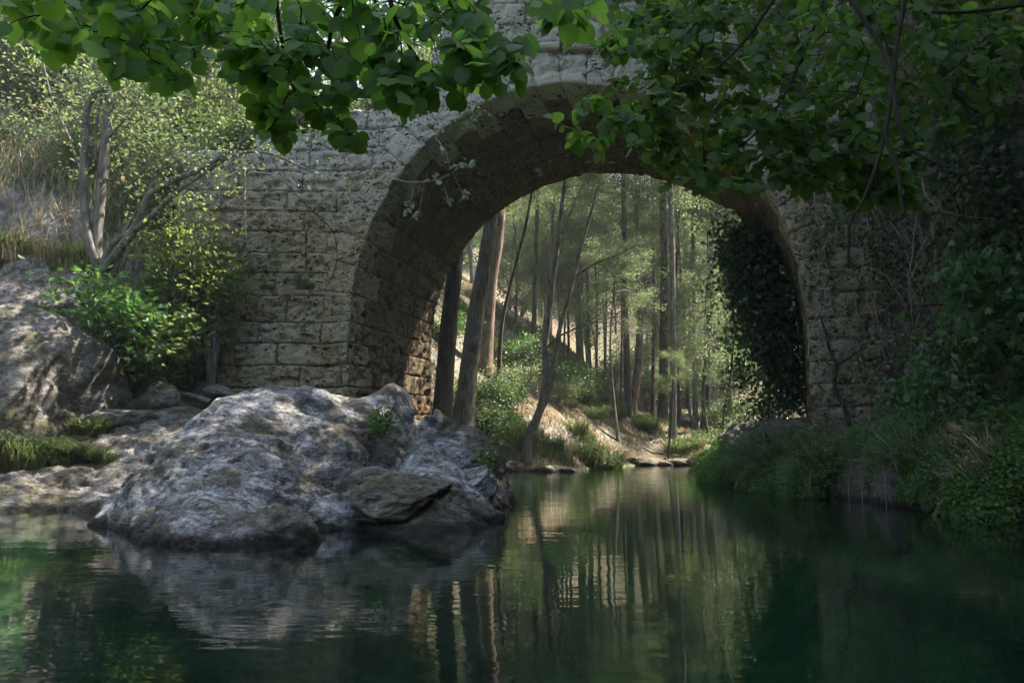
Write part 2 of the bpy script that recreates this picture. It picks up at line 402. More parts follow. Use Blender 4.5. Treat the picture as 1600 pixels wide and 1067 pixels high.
# water: a closed body down into the ground
x0, x1, y0, y1 = -24, 30, -30, 44
Vw = np.array([(x0,y0,0),(x1,y0,0),(x1,y1,0),(x0,y1,0),(x0,y0,-4),(x1,y0,-4),(x1,y1,-4),(x0,y1,-4)], float)
Fw = np.array([(0,1,2,3),(7,6,5,4),(0,4,5,1),(1,5,6,2),(2,6,7,3),(3,7,4,0)])
tag(link("water", mesh_np("water", Vw, Fw, MAT['water'], smooth=False)), "calm emerald green river water", kind="structure")

# ------------------------------------------------------------------ bridge
AX = 4.95
FO = Vector((1.40, 16.5, 0)); UA = math.radians(2)
U = np.array([math.cos(UA), -math.sin(UA), 0]); Wd = np.array([1.38, 4.0, 0]); WL = float(np.linalg.norm(Wd)); Wn = Wd / WL
FOn = np.array(FO); UZ = np.array([0, 0, 1.]); CZ = 3.62
FN = np.array([-math.sin(UA), -math.cos(UA), 0])           # outward normal of the face
IN = np.array([Wn[1], -Wn[0], 0])                            # to the right, square to the barrel
def prof(phi, wv, off=0.0):
    """arch soffit; phi 0 = left springing, pi = right"""
    b = 5.45 - .75 * (wv / WL)
    u_ = -np.cos(phi) * (AX + off); z_ = CZ + np.sin(phi) * (b + off)
    return u_, z_
def Wp(u_, w_, z_):
    u_, w_, z_ = np.broadcast_arrays(u_, w_, z_)
    return FOn + u_[..., None] * U + w_[..., None] * Wn + z_[..., None] * UZ

bridge = thing("stone_bridge", FO, "old pitted stone arch bridge spanning the river", "bridge")
NSTONE = [0]; EXTRA_V = []; EXTRA_F = []; EXN = [0]
brs = np.random.RandomState(3)
def stone(name, Pts, Nrm, erode=1.0, inset=.004, depth=.16, proud=None, mat='stone'):
    """Pts (na,nb,3) grid of the visible faces, Nrm the outward normals"""
    na, nb = Pts.shape[:2]
    a = np.linspace(0, 1, na)[:, None]; b = np.linspace(0, 1, nb)[None]
    La = np.linalg.norm(Pts[-1, nb//2] - Pts[0, nb//2]) + 1e-6; Lb = np.sum(np.linalg.norm(np.diff(Pts[na//2], axis=0), axis=1)) + 1e-6
    da = np.minimum(a, 1 - a) * La; db = np.minimum(b, 1 - b) * Lb; e = np.minimum(da, db)
    Pts = Pts + UZ * ((vn(Pts * .45) - .5) * .14 + (vn(Pts * 1.7 + 9) - .5) * .05)[..., None]
    q = Pts * 1.0
    edge = np.clip(1 - e / (.03 + .06 * erode * vn(q * 3.1)), 0, 1) ** 2
    disp = -edge * (.004 + .04 * erode * sstep(.5, .85, vn(q * 2.5 + 3))) - .05 * erode * sstep(.60, .80, vn(q * np.array([9, 9, 13]))) \
           - .07 * erode * sstep(.66, .82, vn(q * np.array([4, 4, 6.5]) + 30)) + fbm(q * 2.2, 4) * .045 + brs.uniform(-.012, .012) if proud is None else proud
    P2 = Pts + Nrm * disp[..., None]
    ctr = P2.mean((0, 1)); k = 1 - 2 * inset / max(min(La, Lb), .1)
    # border skirt going back into the wall
    idx = np.arange(na * nb).reshape(na, nb)
    ring = np.concatenate([idx[:, 0], idx[-1, 1:], idx[-2::-1, -1], idx[0, -2:0:-1]])
    Pf = P2.reshape(-1, 3).copy(); Nf = Nrm.reshape(-1, 3)
    jit = (vn(Pf * 7)[:, None] - .5) * .02
    Pf = ctr + (Pf - ctr) * (1 - inset / max(La, Lb) * 2) + jit * 0
    back = Pf[ring] - Nf[ring] * depth; back = ctr + (back - ctr) * .985
    V = np.vstack([Pf, back]); nr = len(ring); o = na * nb
    I = idx[:-1, :-1].ravel(); F = np.stack([I, idx[1:, :-1].ravel(), idx[1:, 1:].ravel(), idx[:-1, 1:].ravel()], -1)
    i = np.arange(nr); j = (i + 1) % nr
    F2 = np.stack([ring[j], ring[i], o + i, o + j], -1)
    V = V - FOn
    if NSTONE[0] < 300:
        me = mesh_np("stone", V, [F, F2], MAT[mat]); link("stone", me, bridge); NSTONE[0] += 1
    else:
        EXTRA_V.append(V); EXTRA_F.append(np.vstack([F, F2]) + EXN[0]); EXN[0] += len(V)

# arch ring and barrel stones
NR = 27
dphi = math.pi / NR
for r in range(NR):
    p0, p1 = r * dphi, (r + 1) * dphi
    na = 12
    ph = np.linspace(p0, p1, na)[:, None]
    first = .62 + (.5 if r % 2 else 0) + brs.uniform(-.08, .08)
    ringh = .60 + brs.uniform(-.02, .08)
    nb1, nb2 = 13, 14
    rad = np.linspace(ringh, 0, nb1)[:-1]; wv = np.linspace(0, first, nb2)
    offs = np.concatenate([rad, np.zeros(nb2)])[None]; ws = np.concatenate([np.zeros(nb1 - 1), wv])[None]
    ph2 = ph + 0 * offs; offs = offs + 0 * ph; ws = ws + 0 * ph
    u_, z_ = prof(ph2, ws, offs); Pt = Wp(u_, ws, z_)
    fr = np.concatenate([np.ones(nb1 - 1), np.zeros(nb2)]); fr[nb1 - 1] = .5
    inn = (np.cos(ph2)[..., None] * IN + -np.sin(ph2)[..., None] * UZ)
    Nn = fr[None, :, None] * FN + (1 - fr)[None, :, None] * inn
    Pt = Pt + FN * .03 * fr[None, :, None]
    stone("stone", Pt, Nn, .9)
    s = first
    while s < WL - .05:
        L = brs.uniform(.8, 1.15)
        e = min(s + L, WL + .02)
        if WL - e < .35: e = WL + .02
        nb = max(5, int((e - s) / .07))
        wv = np.linspace(s + .008, e - .008, nb)[None] + 0 * ph; phg = ph + 0 * wv
        u_, z_ = prof(phg, wv); inn = (np.cos(phg)[..., None] * IN + -np.sin(phg)[..., None] * UZ)
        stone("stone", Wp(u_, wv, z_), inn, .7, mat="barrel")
        s = e

# coursed walls: the path runs along the face and round the corner into the barrel
def wall_point(s, side):
    """s<0 on the face (distance from the corner), s>0 inside the barrel"""
    if side < 0: u_ = np.where(s < 0, -AX + s, -AX); 
    else: u_ = np.where(s < 0, AX - s, AX)
    w_ = np.where(s < 0, 0, s); return u_, w_
def course(side, z0, z1, s0, s1, lo, hi, step=.042, er=1.0, shift=0):
    s = s0
    while s < s1 - .02:
        L = brs.uniform(lo, hi); e = min(s + L, s1)
        if s1 - e < .35: e = s1
        na = max(5, int((z1 - z0) / step)); nb = max(6, int((e - s) / step))
        sv = np.linspace(s + .008, e - .008, nb)
        zz = np.linspace(z0 + .006, z1 - .006, na)[:, None] + 0 * sv[None]; sg = sv[None] + 0 * zz
        u_, w_ = wall_point(sg, side); inn = (1 if side < 0 else -1) * IN
        fr = sstep(.03, -.03, sg)[..., None]
        Nn = fr * FN + (1 - fr) * inn
        Pt = Wp(u_, w_, zz) + FN * (fr * shift)
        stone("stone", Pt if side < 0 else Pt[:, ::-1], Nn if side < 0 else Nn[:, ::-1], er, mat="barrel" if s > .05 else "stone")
        s = e
zc = [-.3, .25, .72, 1.2, 1.72, 2.2, 2.68, 3.16, CZ]
def ext_u(z):
    """half width of the ring's outer edge at height z"""
    b = 5.45 + .6; q = np.clip(1 - ((z - CZ) / b) ** 2, 0, 1); return (AX + .6) * np.sqrt(q)
for i in range(len(zc) - 1):
    z0, z1 = zc[i], zc[i + 1]
    if z1 > 1.1: course(-1, z0, z1, -4.3 - brs.uniform(0, .5), WL, .85, 1.6, shift=.10, er=1.25)
    course(1, z0, z1, -4.4, WL, 1.2, 1.9, step=.09, er=1.1)
zs = [CZ, 4.2, 4.72, 5.18, 5.68, 6.15, 6.62, 7.1, 7.6, 8.05, 8.52, 9.0, 9.42, 9.81]
def wall_top(u_):
    return float(np.interp(u_, [-9.5, -7.5, -4.7, -2.8, -2.35, -2.2], [7.2, 7.7, 8.6, 9.6, 10.6, 13]))
def face_course(z0, z1, ua, ub, lo, hi, er=1.3, shift=0, step=.042):
    s = ua
    while s < ub - .02:
        L = brs.uniform(lo, hi); e = min(s + L, ub)
        if ub - e < .3: e = ub
        na = max(5, int((z1 - z0) / step)); nb = max(6, int((e - s) / step))
        zv = np.linspace(z0 + .006, z1 - .006, na); sv = np.linspace(s + .008, e - .008, nb)
        eu = ext_u(zv)[:, None]; ug = sv[None] + 0 * eu
        if z0 < CZ + 6.05:
            if e <= 0 or (s < 0 and -s > e): ug = np.minimum(ug, -eu)
            else: ug = np.maximum(ug, eu)
        if (ug.max(1) - ug.min(1)).max() > .12 and z0 + .15 < wall_top((s + e) / 2):
            zz = zv[:, None] + 0 * ug; Pt = Wp(ug, 0 * ug, zz) + FN * shift
            stone("stone", Pt, FN + 0 * Pt, er)
        s = e
for i in range(len(zs) - 1):
    z0, z1 = zs[i], zs[i + 1]; eu = float(ext_u(np.array(z1)))
    eu0 = float(ext_u(np.array(z0)))
    face_course(z0, z1, -8.7 - brs.uniform(0, .5), min(-eu, -.02), .9, 1.7, shift=(.07 if z0 < 4.1 else 0))
    face_course(z0, z1, max(eu, .02), 9.2, 1.6, 2.8, er=1.6, step=.09)
for z0, z1 in ((10.02, 10.5), (10.5, 11.0), (11.0, 11.5), (11.5, 12.0), (12.0, 12.5)):
    face_course(z0, z1, -8.5, 9.2, .7, 1.2, step=.07)
# thin projecting string course of flat slabs
cs = -8.5
while cs < 9:
    if cs < -2.6: cs = -2.6
    e = cs + brs.uniform(.9, 1.5)
    uv_ = np.linspace(cs + .01, e - .01, 18)[None]; path = np.array([(.02, 9.80), (.12, 9.82), (.15, 9.88), (.15, 9.95), (.10, 9.99), (0, 10.01)])[:, None]
    ug = uv_ + 0 * path[:, :, 0]; Pt = Wp(ug, 0 * ug, path[:, :, 1] + 0 * ug) + FN * path[:, :, 0:1]
    stone("stone", Pt, FN + 0 * Pt, .4, depth=.2); cs = e
if EXTRA_V:
    o = link("masonry_infill", mesh_np("masonry_infill", np.vstack(EXTRA_V), np.vstack(EXTRA_F), MAT['stone']), bridge); tag(o, kind="stuff")
# mortar core behind the stones
inner = []
for z in (-1.5, 1, 2.4): inner.append((-AX - .09, z, 0))
for ph in np.linspace(0, math.pi, 41): inner.append((ph, None, 1))
for z in (2.4, 1, -1.5): inner.append((AX + .09, z, 0))
Vc = []; n = len(inner)
def core_pt(k, w_):
    it = inner[k]
    if it[2]: u_, z_ = prof(it[0], w_, .09); return float(u_), float(z_)
    return it[0], it[1]
def outer_pt(k):
    f = k / (n - 1) * 3
    if f < 1: return -9, -1.5 + f * 8.6
    if f < 2: x_ = -9 + (f - 1) * 22; return x_, min(12.5, wall_top(x_) - .15)
    return 13, 12.5 - (f - 2) * 14.0
for k in range(n):
    for w_, q in ((.09, core_pt(k, 0)), (WL - .05, core_pt(k, WL)), (.09, outer_pt(k)), (WL - .05, outer_pt(k))):
        Vc.append(Wp(np.array(q[0]), np.array(w_), np.array(q[1])) - FOn)
Fc = []
for k in range(n - 1):
    a, b = 4 * k, 4 * k + 4
    Fc += [(a, b, b + 2, a + 2), (b + 1, a + 1, a + 3, b + 3), (b, a, a + 1, b + 1), (a + 2, b + 2, b + 3, a + 3)]
link("mortar_core", mesh_np("mortar_core", np.array(Vc), np.array(Fc), MAT['stone'], smooth=False), bridge)

# ------------------------------------------------------------------ rocks
def rock_sheet(name, ctrl, mat, label, cat, res=.035, amp=1.0, zmin=-1.2, rot=.5, group=None):
    """a rock given by points (x, y, z) on its surface; its foot goes below ground or water"""
    cc = np.array([tuple(q) for q in ctrl]); f = TPS(cc[:, :2], cc[:, 2], .01)
    lo = cc[:, :2].min(0) - .1; hi = cc[:, :2].max(0) + .1
    gx_ = np.arange(lo[0], hi[0], res); gy_ = np.arange(lo[1], hi[1], res)
    A, B = np.meshgrid(gx_, gy_, indexing='ij'); xy = np.stack([A.ravel(), B.ravel()], -1)
    z = np.maximum(f(xy), zmin)
    q = np.stack([xy[:, 0], xy[:, 1], z], -1)
    cr, sr = math.cos(rot), math.sin(rot)
    s = np.stack([(q[:, 0] * cr + q[:, 1] * sr) * .55, (-q[:, 0] * sr + q[:, 1] * cr) * 1.6, q[:, 2] * 2.6 + q[:, 0] * .9], -1)
    d = fbm(q * .8 + 5, 3) * .25 + (ridge(s * .9, 4) - .6) * .30 + (ridge(s * 2.6 + 11, 4) - .6) * .17 + (ridge(q * 4.5 + 3, 3) - .6) * .10 + fbm(q * 9, 4) * .07
    d -= .07 * sstep(.62, .8, vn(s * 4.5 + 3)); d *= amp
    gxn = np.gradient(z.reshape(A.shape), res, axis=0).ravel(); gyn = np.gradient(z.reshape(A.shape), res, axis=1).ravel()
    N = np.stack([-gxn, -gyn, np.ones_like(z)], -1); N /= np.linalg.norm(N, axis=1, keepdims=True)
    V = q + N * d[:, None]
    V[:, 0] += fbm(q * 2 + 77, 3) * .14 * amp; V[:, 1] += fbm(q * 2 + 99, 3) * .14 * amp
    org = Vector((float(cc[:, 0].mean()), float(cc[:, 1].mean()), 0))
    n0, n1 = A.shape; I = (np.arange(n0 - 1)[:, None] * n1 + np.arange(n1 - 1)[None]).ravel()
    F = np.stack([I, I + n1, I + n1 + 1, I + 1], -1)
    keep = (V[F, 2].max(1) > zmin + .05)
    o = link(name, mesh_np(name, V - np.array(org), F[keep], mat), loc=org)
    return tag(o, label, cat, group)

crest = [(205, 768, 10.7), (272, 690, 10.5), (325, 645, 10.8), (415, 606, 11.2), (480, 612, 11.4), (560, 626, 11.8), (625, 645, 12.2), (680, 652, 12.7), (735, 668, 13.1), (765, 690, 13.3), (777, 730, 13.4)]
ctrl = [P(*q) for q in crest + [(655, 652, 12.5), (708, 658, 12.9), (595, 636, 12.0), (750, 676, 13.2)]]
front = [(300, 745, 9.2), (440, 735, 9.2), (420, 690, 10.1), (560, 735, 9.6), (350, 800, 8.2), (460, 800, 8.1), (230, 800, 8.9), (560, 675, 10.8), (520, 650, 11.1), (610, 650, 11.4), (640, 700, 11.2), (650, 684, 11.9), (540, 785, 9.3), (620, 755, 10.8), (700, 695, 12.0), (690, 740, 11.5), (740, 715, 12.5)]
ctrl += [P(*q) for q in front]
water_l = [(128, 800), (150, 820), (250, 848), (340, 853), (430, 850), (505, 826), (560, 808), (620, 796), (665, 788), (700, 778), (745, 764), (775, 752)]
for q in water_l:
    g = G(*q); ctrl.append(g); ctrl.append(g + Vector((g.x * .035, -.42, -.75)))
for q in crest:
    p = P(*q); ctrl.append(p + Vector((-.15, .8, -.45))); ctrl.append(Vector((p.x - .3, p.y + 2.0, .35))); ctrl.append(Vector((p.x - .3, p.y + 3.0, -.6)))
ctrl += [Vector((.4, 13.4, -1.2)), Vector((.6, 15, -1.2)), Vector((-7.3, 10.4, -1.0)), Vector((-7.4, 11.4, -.8)), Vector((.5, 12, -1.3))]
main_rock = rock_sheet("limestone_boulder", ctrl, MAT['rock'], "huge pale grey limestone boulder sloping into the green water, reflected in it", "boulder", .03, .62)

led = [P(0, 776, 11.6), P(60, 772, 11.8), P(120, 770, 11.9), P(0, 735, 12.6), P(100, 725, 12.7), P(180, 720, 12.6), P(0, 705, 13.4), P(120, 690, 13.6), P(200, 672, 13.8), P(260, 655, 14.2), P(300, 640, 14.6), P(200, 640, 15.0), P(280, 700, 12.6)]
led += [Vector((-10.5, 11.2, -.4)), Vector((-7.8, 11.0, -.5)), Vector((-6.2, 11.2, -.6)), Vector((-12, 12.5, .3)), Vector((-10, 14.5, .5)), Vector((-8, 15.3, .9)), Vector((-5.5, 15.6, .8)), Vector((-4, 14.3, .2)), Vector((-5, 12, .2)), Vector((-4, 13, .2))]
rock_sheet("rock_ledge", led, MAT['rock2'], "low layered brown rock ledge at the waterline between the grass and the big boulder", "rock ledge", .05, .9, -.6)

rb = [(5.55, 22.2), (5.35, 20.5), (5.35, 18.5), (5.4, 16.5), (5.55, 14.5), (5.9, 12.6), (6.3, 11), (6.7, 9.2), (7.1, 7.5)]
ctrl = []
for x, y in rb:
    ctrl += [Vector((x, y, .15)), Vector((x - .12, y, -1.0)), Vector((x + .3, y + .1, .62)), Vector((x + .9, y + .2, 1.12)), Vector((x + 2.0, y + .3, 1.35)), Vector((x + 3.2, y + .3, 1.3))]
ctrl += [P(1200, 662, 19.5), P(1240, 660, 18.6), P(1170, 680, 20), P(1130, 705, 21), Vector((6, 23.4, -.8)), Vector((8.5, 24, -.5))]
rock_sheet("bank_ledge", ctrl, MAT['rock'], "long grey rock shelf along the right bank, overgrown with ferns above dark water", "rock ledge", .055, .8, -1.1, rot=1.4)

def boulder(name, ctr, rad, mat, label, cat="rock", seed=0, sub=5, amp=.22, rotz=0, group=None, flat=0):
    import bmesh
    bm = bmesh.new(); bmesh.ops.create_icosphere(bm, subdivisions=sub, radius=1)
    me = bpy.data.meshes.new(name); bm.to_mesh(me); bm.free()
    n = len(me.vertices); co = np.empty(n * 3, np.float32); me.vertices.foreach_get("co", co); co = co.reshape(-1, 3).astype(float)
    q = co * 1.15 + seed * 7.7
    # planes cut the ball so that it reads as broken rock
    rs = np.random.RandomState(seed + 5); r = np.ones(n)
    for _ in range(12):
        d = rs.normal(size=3); d /= np.linalg.norm(d); c_ = rs.uniform(.62, .92); dt = co @ d
        r = np.where(dt * r > c_, c_ / np.maximum(dt, 1e-3), r)
    r += fbm(q, 3) * .35 * amp / .2 + (ridge(q * np.array([1.2, 1.2, 3.2]) * 1.3, 4) - .5) * amp + fbm(q * 5, 4) * .12
    V = co * r[:, None] * np.array(rad)
    me.vertices.foreach_set("co", V.astype(np.float32).ravel())
    me.polygons.foreach_set("use_smooth", np.ones(len(me.polygons), bool)); me.materials.append(mat); me.update()
    o = link(name, me, loc=ctr); o.rotation_euler = (0, 0, rotz)
    return tag(o, label, cat, group)

boulder("mossy_boulder", (-9.3, 13.9, 1.35), (2.35, 1.7, 2.05), MAT['rock2'], "rounded grey brown boulder at the left edge behind tufts of grass", "boulder", 3, 6, .09)
b_ = boulder("slab_rock", P(622, 783, 9.0) + Vector((0, .25, .03)), (.62, .5, .26), MAT['rock2'], "dark undercut slab of rock jutting over the water from the big boulder's right foot", "rock", 8, 5, .2, .2)
b_.rotation_euler = (.22, -.14, .2)
b_ = boulder("wedge_rock", P(738, 765, 11.0), (.42, .5, .30), MAT['rock'], "wedge of grey rock standing at the waterline right of the slab", "rock", 12, 5, .2, .5)
b_.rotation_euler = (.2, -.5, .3)
boulder("dark_rock", P(700, 738, 11.7), (.42, .45, .42), MAT['rock'], "pale topped rock leaning in the hollow of the big boulder above the wedge", "rock", 15, 5, .2, 1.0)
boulder("end_boulder", P(762, 735, 13.0), (.32, .5, .55), MAT['rock2'], "dark upright rock closing the right end of the big boulder", "rock", 18, 5, .15, .2)
boulder("rounded_stone", P(250, 628, 14.8), (.45, .4, .4), MAT['rock2'], "tan rounded stone at the foot of the sunlit bush", "stone", 21, 4, .12)
boulder("flat_stone", P(190, 655, 14.2), (.75, .6, .25), MAT['rock2'], "flat grey brown stone between the ledge and the bush", "stone", 24, 5, .15)
boulder("foot_stone", P(316, 612, 16.0), (.28, .25, .22), MAT['rock2'], "small round stone at the left foot of the bridge wall", "stone", 26, 4, .12)
boulder("block_stone", P(345, 618, 15.6), (.4, .3, .25), MAT['rock2'], "small loose block behind the boulder's crest below the bridge wall", "stone", 27, 4, .12)
tag(link("fallen_branch", tube_mesh("fallen_branch", [(smooth_path([P(255, 612, 15.4), P(290, 616, 15.2), P(330, 628, 15)], 8), .06)], MAT['bark'])), "pale fallen branch lying between bush and bridge wall", "branch")

# far shore stones: three shapes, many copies
protos = []
for k in range(3):
    protos.append(boulder("shore_stone", (0, 0, 0), (.42, .34, .16), MAT['rock2'], "small grey stone lying at the far waterline", "stone", 40 + k, 3, .15, group="stones along the far shore"))
sh = [(800, 731), (822, 730), (845, 733), (870, 729), (885, 731), (905, 728), (935, 731), (985, 724), (1000, 722), (1018, 724), (1035, 721), (1052, 723), (1068, 720), (1080, 722), (1010, 716), (1060, 713), (1090, 716), (1040, 713), (790, 724), (858, 722)]
for i, (px, py) in enumerate(sh):
    o = protos[i] if i < 3 else protos[i % 3].copy()
    if i >= 3: COL.objects.link(o)
    Yd = 26.5 if px < 900 else (30 if px < 960 else 33.5)
    p = P(px, py, Yd); s = rnd.uniform(.7, 1.9)
    o.location = (p.x, p.y, max(zg(p.x, p.y), -.02) + .03); o.rotation_euler = (0, 0, rnd.uniform(0, 6)); o.scale = (s * 1.2, s, s * rnd.uniform(.8, 1.3))
boulder("shore_slab", P(1105, 722, 31), (1.1, .6, .25), MAT['rock2'], "flat pale slab beside the far waterline near the fern bank", "stone", 51, 4)
tag(link("fallen_log", tube_mesh("fallen_log", [(smooth_path([P(975, 700, 36) , P(1005, 697, 36), P(1032, 690, 36.5)], 8), [.05, .09, .13, .15, .16, .17, .18, .2])], MAT['bark'], 8)), "pale fallen log lying on the path above the far shore", "log")
boulder("camp_stone", P(1072, 657, 43), (.5, .4, .45), MAT['rock'], "pale angular stone among the thin trunks at the end of the path", "stone", 61, 4)

# right cliff: a wall of rock from the bridge towards the camera
cp = np.array([(8.0, 16.35), (8.5, 15.6), (8.7, 14.2), (8.5, 12.6), (8.7, 11), (9.0, 9), (9.6, 6), (10.2, 2), (10.6, -4)])
pth = smooth_path([(a, b, 0) for a, b in cp], 300)[:, :2]
hz = np.linspace(.2, 13.5, 210)
tg = np.gradient(pth, axis=0); nn = np.stack([-tg[:, 1], tg[:, 0]], -1); nn /= np.linalg.norm(nn, axis=1, keepdims=True)
if nn[10, 0] > 0: nn = -nn
q = np.stack([pth[:, None, 0] + 0 * hz[None], pth[:, None, 1] + 0 * hz[None], hz[None] + 0 * pth[:, :1]], -1)
qs = q * np.array([1, 1, .55])
d = fbm(q * .35 + 3, 3) * 1.6 + (ridge(qs * .8, 4) - .5) * .55 + (ridge(qs * 2.4 + 5, 4) - .5) * .22 + fbm(q * 7, 3) * .08
d += .5 * sstep(5.5, 9, hz)[None] * sstep(0, .3, np.linspace(0, 1, 300))[:, None]
d *= np.clip(np.linspace(0, 8, 300), 0.15, 1)[:, None]
V = q.copy(); V[..., :2] += nn[:, None] * d[..., None]
n0, n1 = d.shape; I = (np.arange(n0 - 1)[:, None] * n1 + np.arange(n1 - 1)[None]).ravel()
tag(link("rock_cliff", mesh_np("rock_cliff", V.reshape(-1, 3) - np.array([8.5, 12, 0]), np.stack([I, I + n1, I + n1 + 1, I + 1], -1), MAT['cliff']), loc=(8.5, 12, 0)),
    "shaded purplish brown rock face hung with creepers beside the arch", "cliff")
# left cliff face behind the boulder
ctrl_l = []
cp = np.array([(-16, 14.6), (-12, 15.0), (-10, 15.3), (-8.9, 15.5), (-8.1, 16.0), (-7.6, 17.0)])
pth = smooth_path([(a, b, 0) for a, b in cp], 200)[:, :2]; hz = np.linspace(1.0, 4.9, 80)
tg = np.gradient(pth, axis=0); nn = np.stack([tg[:, 1], -tg[:, 0]], -1); nn /= np.linalg.norm(nn, axis=1, keepdims=True)
q = np.stack([pth[:, None, 0] + 0 * hz[None], pth[:, None, 1] + 0 * hz[None], hz[None] + 0 * pth[:, :1]], -1)
d = fbm(q * .5 + 13, 3) * 1.0 + (ridge(q * 1.2 + 4, 4) - .5) * .4 + fbm(q * 6, 3) * .1 - .5 * sstep(3.6, 4.9, hz)[None] * 1.6
V = q.copy(); V[..., :2] += nn[:, None] * d[..., None]
n0, n1 = d.shape; I = (np.arange(n0 - 1)[:, None] * n1 + np.arange(n1 - 1)[None]).ravel()
tag(link("earth_bank", mesh_np("earth_bank", V.reshape(-1, 3) - np.array([-10, 15.2, 0]), np.stack([I, I + 1, I + n1 + 1, I + n1], -1), MAT['cliff']), loc=(-10, 15.2, 0)),
    "grey brown rock bank rising behind the left boulder, below the many stemmed tree", "cliff")

# ------------------------------------------------------------------ foliage
def leaf_shape(kind):
    """local leaf: (x across, y along, z) and faces"""
    if kind == 'kite':
        return np.array([(0, 0, 0), (.32, .45, .10), (0, 1, -.08), (-.32, .45, .10)]), np.array([(0, 1, 2), (0, 2, 3)])
    if kind == 'oval':
        return np.array([(0, 0, 0), (.30, .25, .07), (.33, .62, .07), (0, 1, -.12), (-.33, .62, .07), (-.30, .25, .07), (0, .5, 0)]), \
            np.array([(0, 1, 6), (1, 2, 6), (2, 3, 6), (3, 4, 6), (4, 5, 6), (5, 0, 6)])
    if kind == 'lobed':
        return np.array([(0, 0, 0), (.25, .05, .02), (.55, .28, .05), (.28, .38, .05), (.40, .72, .0), (.14, .62, .05), (0, 1.05, -.1), (-.14, .62, .05), (-.40, .72, 0), (-.28, .38, .05), (-.55, .28, .05), (-.25, .05, .02), (0, .4, 0)]), \
            np.array([(i, i + 1, 12) for i in range(11)] + [(11, 0, 12)])
    if kind == 'needle':
        return np.array([(0, 0, 0), (.05, .5, 0), (0, 1, 0), (-.05, .5, 0)]), np.array([(0, 1, 2), (0, 2, 3)])
    if kind == 'round':
        ys = np.array([0, -.05, .05, .22, .40, .56, .70, .83, .93, 1.06]); xs = np.array([0, .14, .34, .46, .50, .47, .40, .28, .12, 0])
        R = [(x + (.015 if i % 2 else -.012) * (0 < i < 9), y, 0) for i, (x, y) in enumerate(zip(xs, ys))]
        V = [(0, 0, 0), (0, .3, 0), (0, .62, 0)] + R[1:]        # 3.. = right side, last = tip
        m = len(R) - 1; L = [(-x, y, 0) for x, y, _ in R[1:-1]]; V += L
        V = np.array(V, float); rt = list(range(3, 3 + m)); lf = list(range(3 + m, 3 + m + len(L))) + [rt[-1]]
        F = []
        for ch in (rt, lf):
            s = 1 if ch is rt else -1
            seq = [(0, ch[0], 1), (ch[0], ch[1], 1), (ch[1], ch[2], 1), (ch[2], ch[3], 1), (ch[3], 2, 1), (ch[3], ch[4], 2), (ch[4], ch[5], 2), (ch[5], ch[6], 2), (ch[6], ch[7], 2), (ch[7], ch[8], 2)]
            F += [f if s > 0 else f[::-1] for f in seq]
        V[:, 2] = .16 * np.abs(V[:, 0]) - .16 * V[:, 1] ** 2 - .25 * V[:, 0] ** 2
        return V, np.array(F)

def frames(n, rs, up_bias=.6, down=.3, outward=None):
    """random leaf frames: along (tip) and normal directions"""
    al = rs.normal(size=(n, 3)); al[:, 2] = al[:, 2] * .5 - down
    if outward is not None: al += outward * 1.0
    al /= np.linalg.norm(al, axis=1, keepdims=True)
    nr = rs.normal(size=(n, 3)) * (1 - up_bias); nr[:, 2] += up_bias
    nr -= (nr * al).sum(1, keepdims=True) * al; nr /= np.linalg.norm(nr, axis=1, keepdims=True) + 1e-9
    return al, nr

def leaf_cloud(pts, size, kind='oval', seed=0, up=.6, down=.3, outward=None, var=.35, width=1.0):
    rs = np.random.RandomState(seed); n = len(pts)
    LV, LF = leaf_shape(kind); LV = LV * np.array([width, 1, 1]); al, nr = frames(n, rs, up, down, outward); ac = np.cross(al, nr)
    s = size * (1 + rs.uniform(-var, var, n))
    V = np.asarray(pts)[:, None] + s[:, None, None] * (LV[None, :, 0:1] * ac[:, None] + LV[None, :, 1:2] * al[:, None] + LV[None, :, 2:3] * nr[:, None])
    F = LF[None] + (np.arange(n) * len(LV))[:, None, None]
    uv = np.tile(np.stack([LV[:, 0] * .9 + .5, LV[:, 1]], -1), (n, 1))
    clump = np.repeat(rs.rand(n), len(LV))
    return V.reshape(-1, 3), F.reshape(-1, LF.shape[1]), uv, clump

def cloud_mesh(name, pts, size, mat, **k):
    V, F, uv, t = leaf_cloud(pts, size, **k); return mesh_np(name, V, F, mat, smooth=False, uv=uv, tint=t)

def clump_points(n, centers, rad, rs, flat=.6):
    c_ = centers[rs.randint(0, len(centers), n)]; d = rs.normal(size=(n, 3)) * np.array([1, 1, flat]) * rad * .5
    return c_ + d

